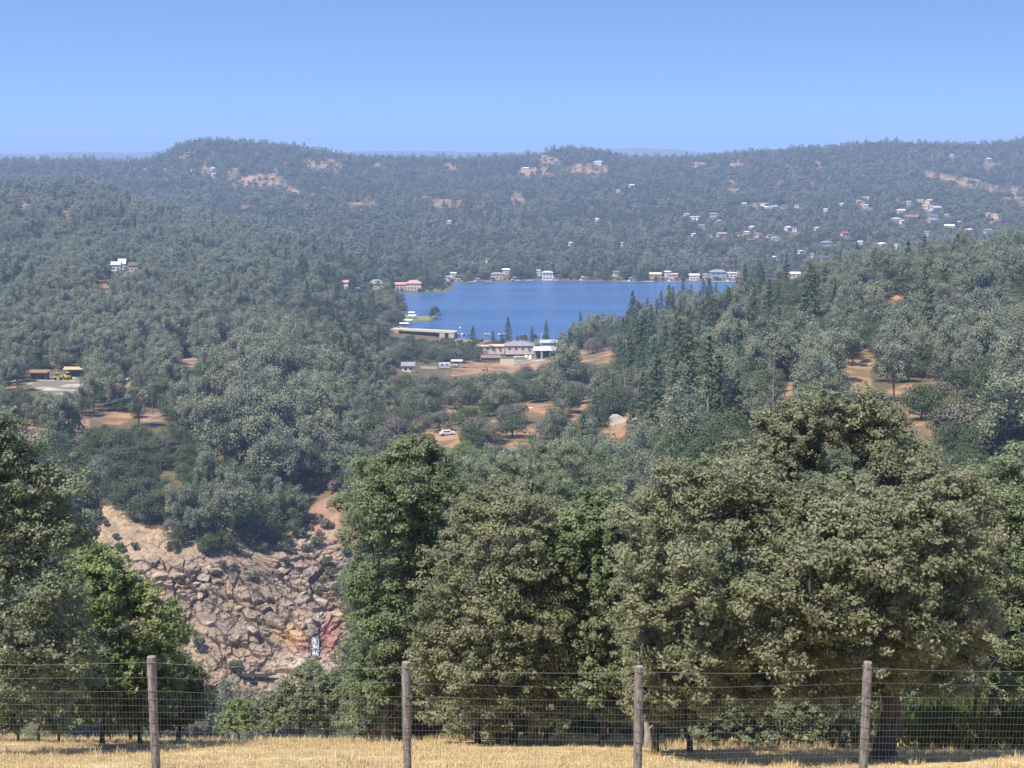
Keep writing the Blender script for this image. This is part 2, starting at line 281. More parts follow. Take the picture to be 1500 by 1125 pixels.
# ------------------------------------------------------------------ clearings: bare soil and dry grass seen between the trees
TAN = (0.310,0.202,0.116); ORG = (0.318,0.189,0.107); PNK = (0.318,0.211,0.155); PALE = (0.430,0.396,0.353); DRY = (0.344,0.245,0.125); DIRT = (0.258,0.172,0.112); GRN = (0.129,0.142,0.052)
CLEAR = [  # polygon in photo pixels, soil colour, strictness
 ([(28,634),(58,618),(66,612),(64,636),(58,654),(40,650)], PNK), ([(88,616),(112,612),(128,612),(126,630),(110,636),(92,630)], PNK), ([(132,612),(152,604),(190,602),(196,612),(178,622),(150,620)], ORG), ([(205,606),(245,602),(246,616),(206,618)], PNK),
 ([(40,560),(70,552),(125,552),(122,568),(95,580),(60,576)], PALE),
 ([(5,560),(25,556),(22,574),(8,575)], TAN),
 ([(180,556),(200,556),(202,570),(186,568)], TAN), ([(255,524),(290,526),(288,538),(258,536)], PNK),
 ([(305,528),(330,515),(335,522),(312,532)], PNK), ([(318,500),(350,498),(350,506),(325,508)], ORG),
 ([(143,413),(158,413),(160,430),(148,432)], ORG), ([(276,450),(292,448),(286,460)], ORG), ([(56,508),(74,508),(74,518),(58,518)], ORG),
 ([(410,505),(436,505),(434,513),(412,512)], PNK), ([(450,508),(478,505),(480,516),(452,516)], PNK), 
 ([(595,636),(640,620),(664,628),(690,640),(660,655),(620,650)], ORG), ([(735,592),(762,590),(812,592),(822,606),(800,610),(750,612),(735,604)], ORG), ([(712,612),(760,616),(790,622),(800,636),(770,646),(735,640),(712,626)], ORG), ([(745,645),(770,650),(765,662),(748,658)], ORG), ([(832,598),(848,600),(845,622),(834,620)], ORG),
 ([(640,600),(690,592),(700,604),(660,615)], TAN), ([(690,585),(716,580),(712,597),(694,598)], TAN),
 ([(560,585),(580,580),(582,598),(566,600)], ORG), ([(520,595),(540,590),(538,604),(524,606)], DIRT),
 ([(742,526),(816,527),(815,542),(742,542)], PALE), ([(665,494.5),(745,496.5),(800,499.5),(800,503),(745,501),(665,499)], TAN), ([(845,512),(880,514),(900,512),(906,528),(880,534),(848,532)], TAN),
 ([(650,545),(690,528),(735,530),(812,528),(814,538),(770,546),(700,548),(660,552)], ORG),
 ([(655,501),(700,497),(745,499),(742,509),(700,511),(660,507)], DRY),
 ([(884,622),(905,606),(925,600),(922,640),(905,655),(884,652)], ORG), ([(975,570),(997,568),(995,588),(980,590)], TAN),
 ([(845,584),(862,580),(858,600),(846,600)], TAN),
 ([(1248,512),(1274,510),(1286,535),(1276,555),(1284,578),(1248,580),(1234,542)], TAN),
 ([(1298,572),(1345,556),(1400,568),(1450,588),(1446,614),(1400,604),(1366,598),(1366,640),(1345,632),(1312,590)], ORG),
 ([(1140,566),(1168,558),(1174,590),(1148,604)], ORG), ([(1105,620),(1128,620),(1125,642),(1110,640)], TAN),
 ([(1190,630),(1260,625),(1280,650),(1200,652)], ORG),
 ([(1290,430),(1322,428),(1322,438),(1296,440)], ORG), ([(1046,470),(1060,468),(1060,488),(1050,488)], ORG),
 ([(1010,525),(1020,524),(1018,540),(1010,540)], ORG),
 ([(446,702),(480,694),(502,720),(502,790),(462,782),(444,742)], (.27,.165,.115)),
 # the far hills
 ([(305,268),(335,270),(370,258),(400,254),(412,268),(440,276),(442,284),(420,282),(400,272),(370,276),(350,272)], TAN),
 ([(445,232),(480,232),(500,238),(498,250),(470,248),(446,244)], TAN), ([(290,248),(312,240),(310,252),(294,254)], TAN),
 ([(330,252),(350,246),(345,258)], TAN), ([(262,226),(280,222),(278,232),(264,233)], TAN), ([(350,300),(368,302),(362,310)], TAN),
 ([(22,294),(50,300),(48,312),(30,306)], TAN), ([(84,306),(100,310),(98,322),(88,318)], TAN), ([(0,310),(10,316),(0,322)], TAN), ([(160,315),(175,318),(168,326)], TAN),
 ([(385,360),(402,362),(396,370)], TAN), ([(545,238),(560,238),(556,246)], TAN), ([(650,238),(672,237),(670,248),(655,248)], TAN),
 ([(505,294),(540,292),(555,296),(540,300),(508,299)], TAN), ([(612,288),(626,286),(624,292)], TAN), ([(632,296),(655,292),(690,296),(712,302),(690,304),(660,301),(636,303)], TAN),
 ([(748,286),(760,282),(772,296),(752,296)], TAN), ([(765,245),(800,246),(810,256),(780,260),(760,256)], TAN), ([(828,244),(850,240),(880,240),(895,248),(875,254),(845,250),(832,254)], TAN),
 ([(790,228),(822,232),(820,240),(795,238)], TAN), ([(555,218),(570,216),(566,222)], TAN),
 ([(1064,264),(1078,266),(1076,278),(1068,278)], TAN), ([(1012,236),(1032,238),(1030,246),(1014,244)], TAN), ([(1068,234),(1092,236),(1088,242),(1070,242)], TAN),
 ([(1138,258),(1150,262),(1146,270),(1138,268)], TAN), ([(1160,260),(1172,262),(1168,270)], TAN), ([(1186,266),(1196,264),(1190,276)], TAN), ([(1194,236),(1202,236),(1200,248),(1196,248)], TAN), ([(1148,240),(1160,242),(1156,247)], TAN),
 ([(1352,248),(1385,255),(1430,264),(1450,272),(1480,275),(1500,274),(1500,298),(1480,290),(1450,282),(1436,276),(1410,272),(1380,262),(1356,258)], TAN),
 ([(1440,236),(1462,238),(1460,246),(1444,244)], TAN), ([(1355,294),(1368,298),(1366,308),(1354,306)], TAN), ([(1445,312),(1465,314),(1460,324),(1446,322)], TAN),
 ([(1056,394),(1082,395),(1082,402),(1060,402)], ORG), ([(1250,292),(1266,298),(1274,308),(1264,304)], TAN),
 # green shore lawns
 ([(600,424),(655,423),(655,429),(600,430)], GRN), ([(595,466),(638,463),(638,470),(596,471)], GRN),
]
CLR = []
for poly, colr in CLEAR:
    c = np.mean(poly, 0); g = hit(c[0], c[1], 150)
    dm = g[1]; CLR.append((poly, colr, dm * .8 - 15, dm * 1.25 + 15, dm))
RECTS = []      # (x0,y0,x1,y1,d): screen boxes in front of which no tree may stand
ROCK_POLY = [(95,735),(130,722),(250,790),(400,800),(430,765),(500,750),(520,1060),(300,1060),(90,900)]

# ------------------------------------------------------------------ ground
def soil_colour(X, Y, Z):
    px, py = proj(X, Y, Z)
    base = np.array((.105,.088,.05)); k = fbm(X / 30, Y / 30, 21)[:, None]
    col = base * (1 - k * .5) + np.array((.26,.18,.10)) * (k * .35)
    jx = px + (fbm(X / 9, Y / 9, 31) - .47) * 900 / np.maximum(Y, 60) ** .75 + (fbm(X / 45, Y / 45, 35) - .47) * smooth((Y - 1000) / 800) * 26; jy = py + (fbm(X / 9, Y / 9, 33) - .47) * 300 / np.maximum(Y, 60) ** .75 + (fbm(X / 45, Y / 45, 37) - .47) * smooth((Y - 1000) / 800) * 9
    for poly, c, d0, d1, dm in CLR:
        m = inpoly(jx, jy, poly) & (Y > d0) & (Y < d1)
        if m.any():
            v = fbm(X[m] / 4, Y[m] / 4, 41)[:, None]
            q7 = np.where(Y[m] > 1000, 24., 7.); pt = smooth((fbm(X[m] / q7, Y[m] / q7, 43)[:, None] - .36) * 6) * .8 + .2
            col[m] = col[m] * (1 - pt) + np.array(c) * (.72 + .55 * v) * pt
    g = smooth((60 - Y) / 12)[:, None]
    n1 = fbm(X / 1.4, Y / .8, 51)[:, None]; n2 = fbm(X / 5, Y / 2.2, 55)[:, None]
    grass = np.array((.60,.47,.255)) * (.72 + .5 * n1) * (1 - .25 * n2) 
    dirt = np.array((.40,.29,.19)) * (.8 + .4 * n1)
    mk = smooth((n2 - .53) * 9); bare = smooth((26 - Y) / 3 + (n1[:, 0] - .5) * 3)[:, None] * .55
    gr = grass * (1 - mk * .75) + dirt * mk * .75; gr = gr * (1 - bare) + dirt * 1.15 * bare
    return col * (1 - g) + gr * g
m, n, l, b = new_mat('soil')
at = n.new('ShaderNodeAttribute'); at.attribute_name = 'soil'
geo = n.new('ShaderNodeNewGeometry'); no = n.new('ShaderNodeTexNoise'); no.inputs['Scale'].default_value = 1.3; no.inputs['Detail'].default_value = 8; no.inputs['Roughness'].default_value = .7
l.new(geo.outputs['Position'], no.inputs['Vector'])
r = ramp(n, [(.3, (.72,.70,.68)), (.7, (1.2,1.2,1.2))]); l.new(no.outputs['Fac'], r.inputs['Fac'])
mx = n.new('ShaderNodeMix'); mx.data_type = 'RGBA'; mx.blend_type = 'MULTIPLY'; mx.inputs['Factor'].default_value = 1
l.new(at.outputs['Color'], mx.inputs['A']); l.new(r.outputs['Color'], mx.inputs['B']); l.new(mx.outputs['Result'], b.inputs['Base Color'])
b.inputs['Roughness'].default_value = .95; b.inputs['Specular IOR Level'].default_value = .1
bp = n.new('ShaderNodeBump'); bp.inputs['Strength'].default_value = .5; bp.inputs['Distance'].default_value = .15; l.new(no.outputs['Fac'], bp.inputs['Height']); l.new(bp.outputs['Normal'], b.inputs['Normal'])
M_SOIL = m
def grid_mesh(name, X, Y, Z, mat, colour=None, smooth_=True):
    nr, nc = X.shape
    i = np.arange(nr - 1)[:, None] * nc; j = np.arange(nc - 1)[None]
    q = np.stack([i + j, i + j + 1, i + nc + j + 1, i + nc + j], -1).reshape(-1, 4)
    me = MB().add(np.stack([X.ravel(), Y.ravel(), Z.ravel()], 1), q).build(name, mat, smooth_)
    if colour is not None:
        ca = me.attributes.new('soil', 'FLOAT_COLOR', 'POINT'); ca.data.foreach_set('color', np.concatenate([colour, np.ones((len(colour), 1))], 1).astype(np.float32).ravel())
    return me
dr = np.concatenate([np.arange(-40, 15, 2.5), np.arange(15, 60, .45), np.arange(60, 300, 4), np.arange(300, 720, 1.7), np.arange(720, 1300, 2.6), np.arange(1300, 3600, 9), [3650]])
uc = np.linspace(-.62, .62, 400)
Xg = uc[None] * (dr[:, None] + 44); Yg = np.broadcast_to(dr[:, None], Xg.shape).copy()
Zg = height(Xg.ravel(), Yg.ravel()).reshape(Xg.shape)
ROCK_D = (312, 398)
def rock_mask(X, Y, Z, grow=0):
    px, py = proj(X, Y, Z); return (inpoly(px, py, ROCK_POLY)) & (Y > ROCK_D[0]) & (Y < ROCK_D[1])
rk = rock_mask(Xg.ravel(), Yg.ravel(), Zg.ravel()).reshape(Xg.shape)
sc = soil_colour(Xg.ravel(), Yg.ravel(), Zg.ravel())
tag(link('ground', grid_mesh('ground', Xg, Yg, np.where(rk, Zg - 5, Zg), M_SOIL, sc)), kind='structure')

# far country: a sheet to the horizon with low blue ridges
yy = np.concatenate([[3640], np.arange(3700, 10200, 130)]); xx = np.linspace(-6500, 6500, 260)
XX, YY = np.meshgrid(xx, yy)
pxx = 750 + F * XX / YY
prof = np.interp(pxx, [-600,-100,60,130,200,260,330,480,520,600,700,780,820,880,920,985,1040,1200,2100], [223,227,226,222,225,219,223,226,223,222,223.5,223,226,220,217.5,219.5,226,227,225])
zr = 8600 * Tpy(prof)
ZZ = -70 + (zr + 70) * smooth((YY - 6200) / 2400) * (1 - .3 * smooth((YY - 8700) / 1500)) + (fbm(XX / 420, YY / 420, 71) - .47) * 22 * smooth((YY - 4500) / 2000)
m_far = plain('far_forest', (.085,.10,.075), .95, .3, .004)
tag(link('distant_hills', grid_mesh('distant_hills', XX, YY, ZZ, m_far)), kind='structure')

# lake
m, n, l, b = new_mat('lake_water')
geo = n.new('ShaderNodeNewGeometry'); mp = n.new('ShaderNodeMapping'); mp.inputs['Scale'].default_value = (.35, .9, .5); l.new(geo.outputs['Position'], mp.inputs[0])
no = n.new('ShaderNodeTexNoise'); no.inputs['Scale'].default_value = 1.0; no.inputs['Detail'].default_value = 4; l.new(mp.outputs[0], no.inputs['Vector'])
bp = n.new('ShaderNodeBump'); bp.inputs['Strength'].default_value = .9; bp.inputs['Distance'].default_value = .45; l.new(no.outputs['Fac'], bp.inputs['Height']); l.new(bp.outputs['Normal'], b.inputs['Normal'])
mp2 = n.new('ShaderNodeMapping'); mp2.inputs['Scale'].default_value = (.004, .02, 1); l.new(geo.outputs['Position'], mp2.inputs[0])
n2 = n.new('ShaderNodeTexNoise'); n2.inputs['Scale'].default_value = 1; n2.inputs['Detail'].default_value = 5; l.new(mp2.outputs[0], n2.inputs['Vector'])
r = ramp(n, [(.35, (.03,.078,.185)), (.65, (.048,.105,.225))]); l.new(n2.outputs['Fac'], r.inputs['Fac']); l.new(r.outputs['Color'], b.inputs['Base Color'])
r2 = ramp(n, [(.3, (.16,)*3), (.7, (.34,)*3)]); l.new(n2.outputs['Fac'], r2.inputs['Fac']); l.new(r2.outputs['Color'], b.inputs['Roughness'])
b.inputs['IOR'].default_value = 1.33
M_LAKE = m
lc = np.mean(LAKE_POLY, 0); lp_ = [tuple(np.array(q) + 2.5 * (np.array(q) - lc) / np.linalg.norm(np.array(q) - lc)) + (LAKE,) for q in LAKE_POLY]
tag(link('lake', MB().add(lp_, [tuple(range(len(lp_)))]).build('lake', M_LAKE)), kind='structure')

# haze
hm = bpy.data.materials.new('haze'); hm.use_nodes = True
hn = hm.node_tree.nodes; hn.remove(hn['Principled BSDF'])
pv = hn.new('ShaderNodeVolumePrincipled'); pv.inputs['Color'].default_value = (.47,.65,1,1); pv.inputs['Density'].default_value = HAZE_DENSITY; pv.inputs['Anisotropy'].default_value = 0.0
hm.node_tree.links.new(pv.outputs[0], hn['Material Output'].inputs['Volume'])
tag(link('haze', MB().box((0, 5150, -45), (14000, 10700, 260)).build('haze', hm)), kind='stuff')
# ------------------------------------------------------------------ rocky canyon side
def worley(x, y, s, jit=.9):
    ix = np.floor(x); iy = np.floor(y); f1 = np.full(x.shape, 9.); f2 = np.full(x.shape, 9.); cid = np.zeros(x.shape); ox = np.zeros(x.shape); oy = np.zeros(x.shape)
    for di in (-1, 0, 1):
        for dj in (-1, 0, 1):
            a = ix + di; b_ = iy + dj
            px_ = a + .5 + (hash2(a, b_, s) - .5) * jit; py_ = b_ + .5 + (hash2(a, b_, s + 7) - .5) * jit
            d = np.hypot(x - px_, y - py_); nw = d < f1
            f2 = np.where(nw, f1, np.minimum(f2, d)); cid = np.where(nw, hash2(a, b_, s + 13), cid)
            ox = np.where(nw, x - px_, ox); oy = np.where(nw, y - py_, oy); f1 = np.where(nw, d, f1)
    return f1, f2, cid, ox, oy
xr = np.linspace(-112, -36, 380); dd_ = np.linspace(ROCK_D[0] - 2, ROCK_D[1] + 3, 420)
XR, YR = np.meshgrid(xr, dd_); ZR = height(XR.ravel(), YR.ravel()).reshape(XR.shape)
pxr, pyr = proj(XR, YR, ZR)
rough = smooth((pyr - 795) / 70) * .78 + .22 + .5 * np.exp(-((pyr - 850) / 22) ** 2)      # grassy above, broken rock below
right = smooth((pxr - 330) / 120)
rough = np.maximum(rough, right * smooth((pyr - 760) / 60))
wx = (fbm(XR / 6, YR / 6, 81) - .47) * 2.2; wy = (fbm(XR / 6, YR / 6, 83) - .47) * 2.2
ckm = smooth((fbm(XR / 5.5, YR / 3.2, 85) - .44) * 7)
disp = np.zeros(XR.shape); crack = np.zeros(XR.shape); shade_id = np.zeros(XR.shape)
for sc_, amp, sd in ((8., 1.0, 101), (3.4, .95, 111), (1.6, .34, 121), (.8, .16, 127)):
    f1, f2, cid, ox, oy = worley((XR + wx + (.55 if sd % 20 == 1 else -.3) * YR) / (sc_ * 1.2), (YR * .9 + wy - (.45 if sd % 20 == 1 else -.35) * XR) / (sc_ * .95), sd)
    edge = smooth((f2 - f1) / .11)
    disp += amp * ((cid - .45) * 1.25 + (ox * (cid - .5) * 1.8 - oy * (1.3 * ((cid * 7.3) % 1) - .25)))
    disp -= amp * .8 * (1 - edge) * ckm * (sc_ > 1.2); crack = np.maximum(crack, (1 - edge) * ckm * (sc_ > 1.2)); shade_id += cid * amp
disp = disp * rough + (fbm(XR / 2.0, YR / 2.0, 91) - .47) * .7
fade = smooth(np.minimum(np.minimum((YR - ROCK_D[0]) / 4, (ROCK_D[1] - YR) / 4), np.minimum((XR + 112) / 4, (-36 - XR) / 4)))
ZR2 = ZR + disp * fade - 1.2 * (1 - fade); YR2 = YR - disp * .55 * fade
# cull the parts under forest beyond the rock outline a little way outside it
rc = np.array((.30,.226,.162)) * np.ones((XR.size, 1)); k = fbm(XR.ravel() / 5, YR.ravel() / 5, 131)[:, None]; k2 = vnoise(XR.ravel() / .9, YR.ravel() / .9, 137)[:, None]
rc = rc * (.72 + .5 * k) * (.9 + .22 * k2)
cv = crack.reshape(-1, 1) * rough.reshape(-1, 1); rc = rc * (1 - .5 * cv)
gm = (smooth((.56 - rough) * 3)[..., None].reshape(-1, 1)) * smooth((fbm(XR.ravel() / 3.5, YR.ravel() / 2.2, 139)[:, None] - .34) * 5)
rc = rc * (1 - gm) + np.array((.36,.262,.17)) * (.75 + .4 * k2) * gm
gy = smooth((fbm(XR.ravel() / 7, YR.ravel() / 4, 141)[:, None] - .5) * 8) * rough.reshape(-1, 1)
rc = rc * (1 - .32 * gy) + np.array((.27,.235,.22)) * .32 * gy                            # grey lichen-stained stone
st_ = (smooth((fbm(XR.ravel() / 4.5, YR.ravel() / 1.6, 147)[:, None] - .55) * 12) * rough.reshape(-1, 1)).clip(0, 1) * .6; rc = rc * (1 - st_) + np.array((.13,.11,.105)) * st_     # dark varnish on the stone
lp = np.exp(-(((pxr - 440) / 40) ** 2 + ((pyr - 985) / 22) ** 2)).reshape(-1, 1); rc = rc * (1 - .7 * lp) + np.array((.60,.50,.40)) * .7 * lp
red = np.maximum(np.exp(-(((pxr - 480) / 14) ** 2 + ((pyr - 935) / 24) ** 2)), np.exp(-(((pxr - 440) / 14) ** 2 + ((pyr - 948) / 12) ** 2)) * .6)
red = np.maximum(red, np.exp(-(((pxr - 345) / 50) ** 2 + ((pyr - 1020) / 14) ** 2)) * .55).reshape(-1, 1)
rc = rc * (1 - red) + np.array((.36,.17,.13)) * red
org = np.exp(-(((pxr - 425) / 18) ** 2 + ((pyr - 932) / 16) ** 2)).reshape(-1, 1); rc = rc * (1 - .7 * org) + np.array((.55,.36,.16)) * .7 * org
wet = np.exp(-(((pxr - 463) / 12) ** 2 + ((pyr - 940) / 26) ** 2)).reshape(-1, 1); rc = rc * (1 - .75 * wet) + np.array((.06,.055,.055)) * .75 * wet
M_ROCK = M_SOIL.copy(); M_ROCK.name = 'canyon_rock'
M_ROCK.node_tree.nodes['Bump'].inputs['Strength'].default_value = .8
inside = inpoly(pxr, pyr, [(60,690),(200,690),(420,700),(560,690),(580,1120),(60,1120)])
rock = tag(link('rocky_slope', grid_mesh('rocky_slope', XR, YR2, ZR2, M_ROCK, rc, False)), kind='structure')
def rock_at(px, py):
    i = np.argmin((pxr - px) ** 2 + (pyr - py) ** 2); return np.array((XR.flat[i], YR2.flat[i], ZR2.flat[i]))

def ico(sub):
    import bmesh
    bm = bmesh.new(); bmesh.ops.create_icosphere(bm, subdivisions=sub, radius=1)
    v = np.array([q.co[:] for q in bm.verts]); f = np.array([[q.index for q in p.verts] for p in bm.faces]); bm.free(); return v, f
M_STONE = plain('boulder_stone', (.34,.255,.185), .9, .35, 1.5, bump=.5)
M_STONEG = plain('grey_boulder_stone', (.30,.245,.195), .9, .35, 1.5, bump=.5)
IV, IF = ico(2)
def boulder_mesh(seed, mat):
    r = np.random.default_rng(seed); v = IV.copy()
    for _ in range(11):                                        # cleave the ball with random planes: a blocky stone
        nrm = r.normal(size=3); nrm /= np.linalg.norm(nrm); d = r.uniform(.45, .85)
        h = v @ nrm; v = v - np.outer(np.maximum(h - d, 0), nrm)
    v *= np.array((r.uniform(1, 1.4), r.uniform(.8, 1.1), r.uniform(.6, .9))); v += r.normal(size=v.shape) * .02
    return MB().add(v, IF).build('boulder', mat)
BM = [boulder_mesh(200 + i, M_STONE if i % 3 else M_STONEG) for i in range(7)]
rr = np.random.default_rng(5); nb = 0
while nb < 48:
    px, py = rr.uniform(240, 500), rr.uniform(790, 1040)
    if px < 300 and py > 880: continue
    if py < 838 and rr.random() < .75: continue
    s_ = min(2.6, .5 + rr.exponential(.45)); p = rock_at(px, py)
    o = link('boulder', BM[rr.integers(7)], rock, p + np.array((0, -.2, s_ * .12))); o.scale = (s_,) * 3; o.rotation_euler = (rr.normal() * .35, rr.normal() * .35, rr.uniform(0, 6.3)); nb += 1
for px, py, s_ in ((471, 884, 3.1), (200, 815, 2.2), (312, 838, 2.4), (452, 912, 2.6), (437, 908, 2.2), (235, 850, 2.6), (300, 846, 2.4), (262, 842, 2.2), (495, 900, 2.4), (142, 772, 1.6)):
    o = link('boulder', BM[rr.integers(7)], rock, rock_at(px, py)); o.scale = (s_, s_, s_ * .9); o.rotation_euler = (rr.normal() * .3, .2, rr.uniform(0, 6.3))
# waterfall, its upper chute and the pool below
m, n, l, b = new_mat('falling_water')
geo = n.new('ShaderNodeNewGeometry'); mp = n.new('ShaderNodeMapping'); mp.inputs['Scale'].default_value = (3.2, .5, .55); l.new(geo.outputs['Position'], mp.inputs[0])
no = n.new('ShaderNodeTexNoise'); no.inputs['Scale'].default_value = 1.2; no.inputs['Detail'].default_value = 6; l.new(mp.outputs[0], no.inputs['Vector'])
r = ramp(n, [(.42, (.05,.05,.055)), (.52, (.22,.24,.28)), (.62, (.5,.52,.56))]); l.new(no.outputs['Fac'], r.inputs['Fac']); l.new(r.outputs['Color'], b.inputs['Base Color']); b.inputs['Roughness'].default_value = .4
M_WW = m; mb = MB()
def fall(path, w0, w1):
    c = np.array([rock_at(*q) for q in path]); k_ = 16; t_ = np.linspace(0, len(c) - 1, k_); c = np.stack([np.interp(t_, np.arange(len(c)), c[:, j]) for j in range(3)], 1)
    c[:, 2] = np.minimum.accumulate(c[:, 2]); c[:, 1] -= .9; c[:, 2] += .25; c[:, 0] += np.convolve(rr.normal(size=k_ + 4) * .22, np.ones(5) / 5, 'valid'); wd = np.linspace(w0, w1, k_) * rr.uniform(.7, 1.2, k_)
    u_ = np.linspace(-.5, .5, 9); g_ = c[:, None] + np.stack([u_[None] * wd[:, None], -.35 * (1 - 4 * u_[None] ** 2) * np.ones((k_, 1)) + rr.normal(size=(k_, 9)) * .05, rr.normal(size=(k_, 9)) * .04], -1)
    i = np.arange(k_ - 1)[:, None] * 9; j = np.arange(8)[None]; mb.add(g_.reshape(-1, 3), np.stack([i + j, i + j + 1, i + 9 + j + 1, i + 9 + j], -1).reshape(-1, 4))
fall([(459,924),(461,932),(462,940),(464,950),(463,962)], 1.3, 1.9); fall([(465,930),(467,940),(466,952)], .6, .8); fall([(474,901),(469,905),(465,909)], .7, .9)
tag(link('waterfall', mb.build('waterfall', M_WW, True)), kind='structure')
M_POOL = plain('dark_pool_water', (.035,.035,.03), .12, .3, .5, spec=.5)
pl = rock_at(378, 992); a_ = np.linspace(0, 2 * math.pi, 24, endpoint=False)
pool = MB(); pv_ = [(pl[0] + (4.2 + 1.1 * math.sin(3 * t)) * math.cos(t), pl[1] - 1.0 + (1.7 + .5 * math.cos(2 * t)) * math.sin(t), pl[2] + .75) for t in a_]
pool.add(pv_, [tuple(range(24))])
tag(link('creek_pool', pool.build('creek_pool', M_POOL)), kind='structure')

# ------------------------------------------------------------------ tree prototypes
def unit(v): return v / (np.linalg.norm(v, axis=-1, keepdims=True) + 1e-9)
def leaf_cards(mb, C, N, L, W, r, m=0, lv=None, along=None):
    """one four-cornered leaf (or leaf spray) at each centre C, facing N"""
    k = len(C); N = unit(N); t = r.normal(size=(k, 3)) if along is None else along + r.normal(size=(k, 3)) * .25
    u = unit(t - (t * N).sum(1, keepdims=True) * N); v = np.cross(N, u)
    L = np.broadcast_to(L, (k,))[:, None] * r.uniform(.7, 1.3, (k, 1)); W = np.broadcast_to(W, (k,))[:, None] * r.uniform(.7, 1.3, (k, 1))
    q = np.stack([C - u * L * .5, C + v * W * .5 - u * L * .05, C + u * L * .5 + N * L * .08, C - v * W * .5 + u * L * .05], 1)
    lv = r.random(k) if lv is None else np.clip(lv, 0, 1)
    mb.add(q.reshape(-1, 3), np.arange(4 * k).reshape(-1, 4), m, np.repeat(lv, 4))
def rdirs(r, k, zmin=-1.):
    v = r.normal(size=(k * 3 + 30, 3)); v = unit(v); v = v[v[:, 2] > zmin]; return v[:k]
def oak_proto(seed, H=9., W=9., nc=36, nl=3400, size=.44, limbs=True):
    r = np.random.default_rng(seed); tr, cr = MB(), MB()
    c0 = np.array((0, 0, H * .47)); R = np.array((W / 2, W / 2 * r.uniform(.85, 1.1), H * .50))
    dirs = rdirs(r, nc, -.62); lump = 1 + .22 * np.sin(dirs @ r.normal(size=3) * 3 + r.uniform(0, 6)) 
    cc = c0 + dirs * R * (r.uniform(.62, .88, (nc, 1)) * lump[:, None])
    cr_r = W * r.uniform(.15, .24, nc); per = np.maximum(6, (nl * cr_r ** 2 / (cr_r ** 2).sum()).astype(int))
    tone = r.normal(size=nc) * .16
    for i in range(nc):
        d = rdirs(r, per[i], -.75); ll = len(d)
        p = cc[i] + d * cr_r[i] * r.uniform(.7, 1.05, (ll, 1)) * np.array((1, 1, .8))
        leaf_cards(cr, p, d * .9 + np.array((0, 0, .6)) + r.normal(size=(ll, 3)) * .3, size, size * .75, r, 0, .45 + tone[i] + r.normal(size=ll) * .14)
    top = np.array((r.normal() * .3, r.normal() * .3, H * .36)); tr.tube([(0, 0, -.8), top * .5 + r.normal(size=3) * .1, top], [H * .034, H * .028, H * .024], 7)
    if limbs:
        for i in r.choice(nc, min(nc, 9), False): tr.tube([top, (top + cc[i]) / 2 + r.normal(size=3) * .3, cc[i]], [H * .016, H * .01, H * .004], 5)
    return tr, cr
def pine_proto(seed, H=16., nl=3200, size=.55, npl=28):
    """gray pine: forked trunk, several leaders, thin upswept plumes"""
    r = np.random.default_rng(seed); tr, cr = MB(), MB()
    fk = H * r.uniform(.22, .38); tr.tube([(0, 0, -.8), (r.normal() * .2, r.normal() * .2, fk)], [H * .02, H * .016], 6)
    nle = r.integers(3, 6); lead = []
    for k in range(nle):
        a = r.uniform(0, 6.3); sp_ = H * r.uniform(.08, .24); tip = np.array((math.cos(a) * sp_, math.sin(a) * sp_, H * r.uniform(.7, .98) if k else H))
        mid = np.array((tip[0] * .7, tip[1] * .7, (fk + tip[2]) / 2)); lead.append((np.array((0, 0, fk)), mid, tip)); tr.tube([(0, 0, fk - .2), mid, tip], [H * .012, H * .009, H * .003], 5)
    per = nl // (npl)
    for k in range(npl):
        a0, m0, t0 = lead[k % nle]; s_ = r.uniform(.12, 1.0); b0 = a0 * (1 - s_) ** 2 + 2 * m0 * s_ * (1 - s_) + t0 * s_ * s_
        a = r.uniform(0, 6.3); ln = H * (.06 + .17 * (1 - s_) ** .5) * r.uniform(.7, 1.25); e = b0 + np.array((math.cos(a) * ln, math.sin(a) * ln, ln * r.uniform(.1, .6)))
        tr.tube([b0, (b0 + e) / 2 - np.array((0, 0, .1)), e], [.07, .05, .02], 4)
        rad = H * r.uniform(.075, .125); d = rdirs(r, per, -.8); q = len(d)
        p = e + d * rad * r.uniform(.35, 1.0, (q, 1)) * np.array((1, 1, 1.1))
        leaf_cards(cr, p, r.normal(size=(q, 3)) * .6 + d * .6 + np.array((0, 0, .7)), size * 1.1, size * .55, r, 0, .5 + r.normal() * .12 + r.normal(size=q) * .15, d + np.array((0, 0, .9)))
    return tr, cr
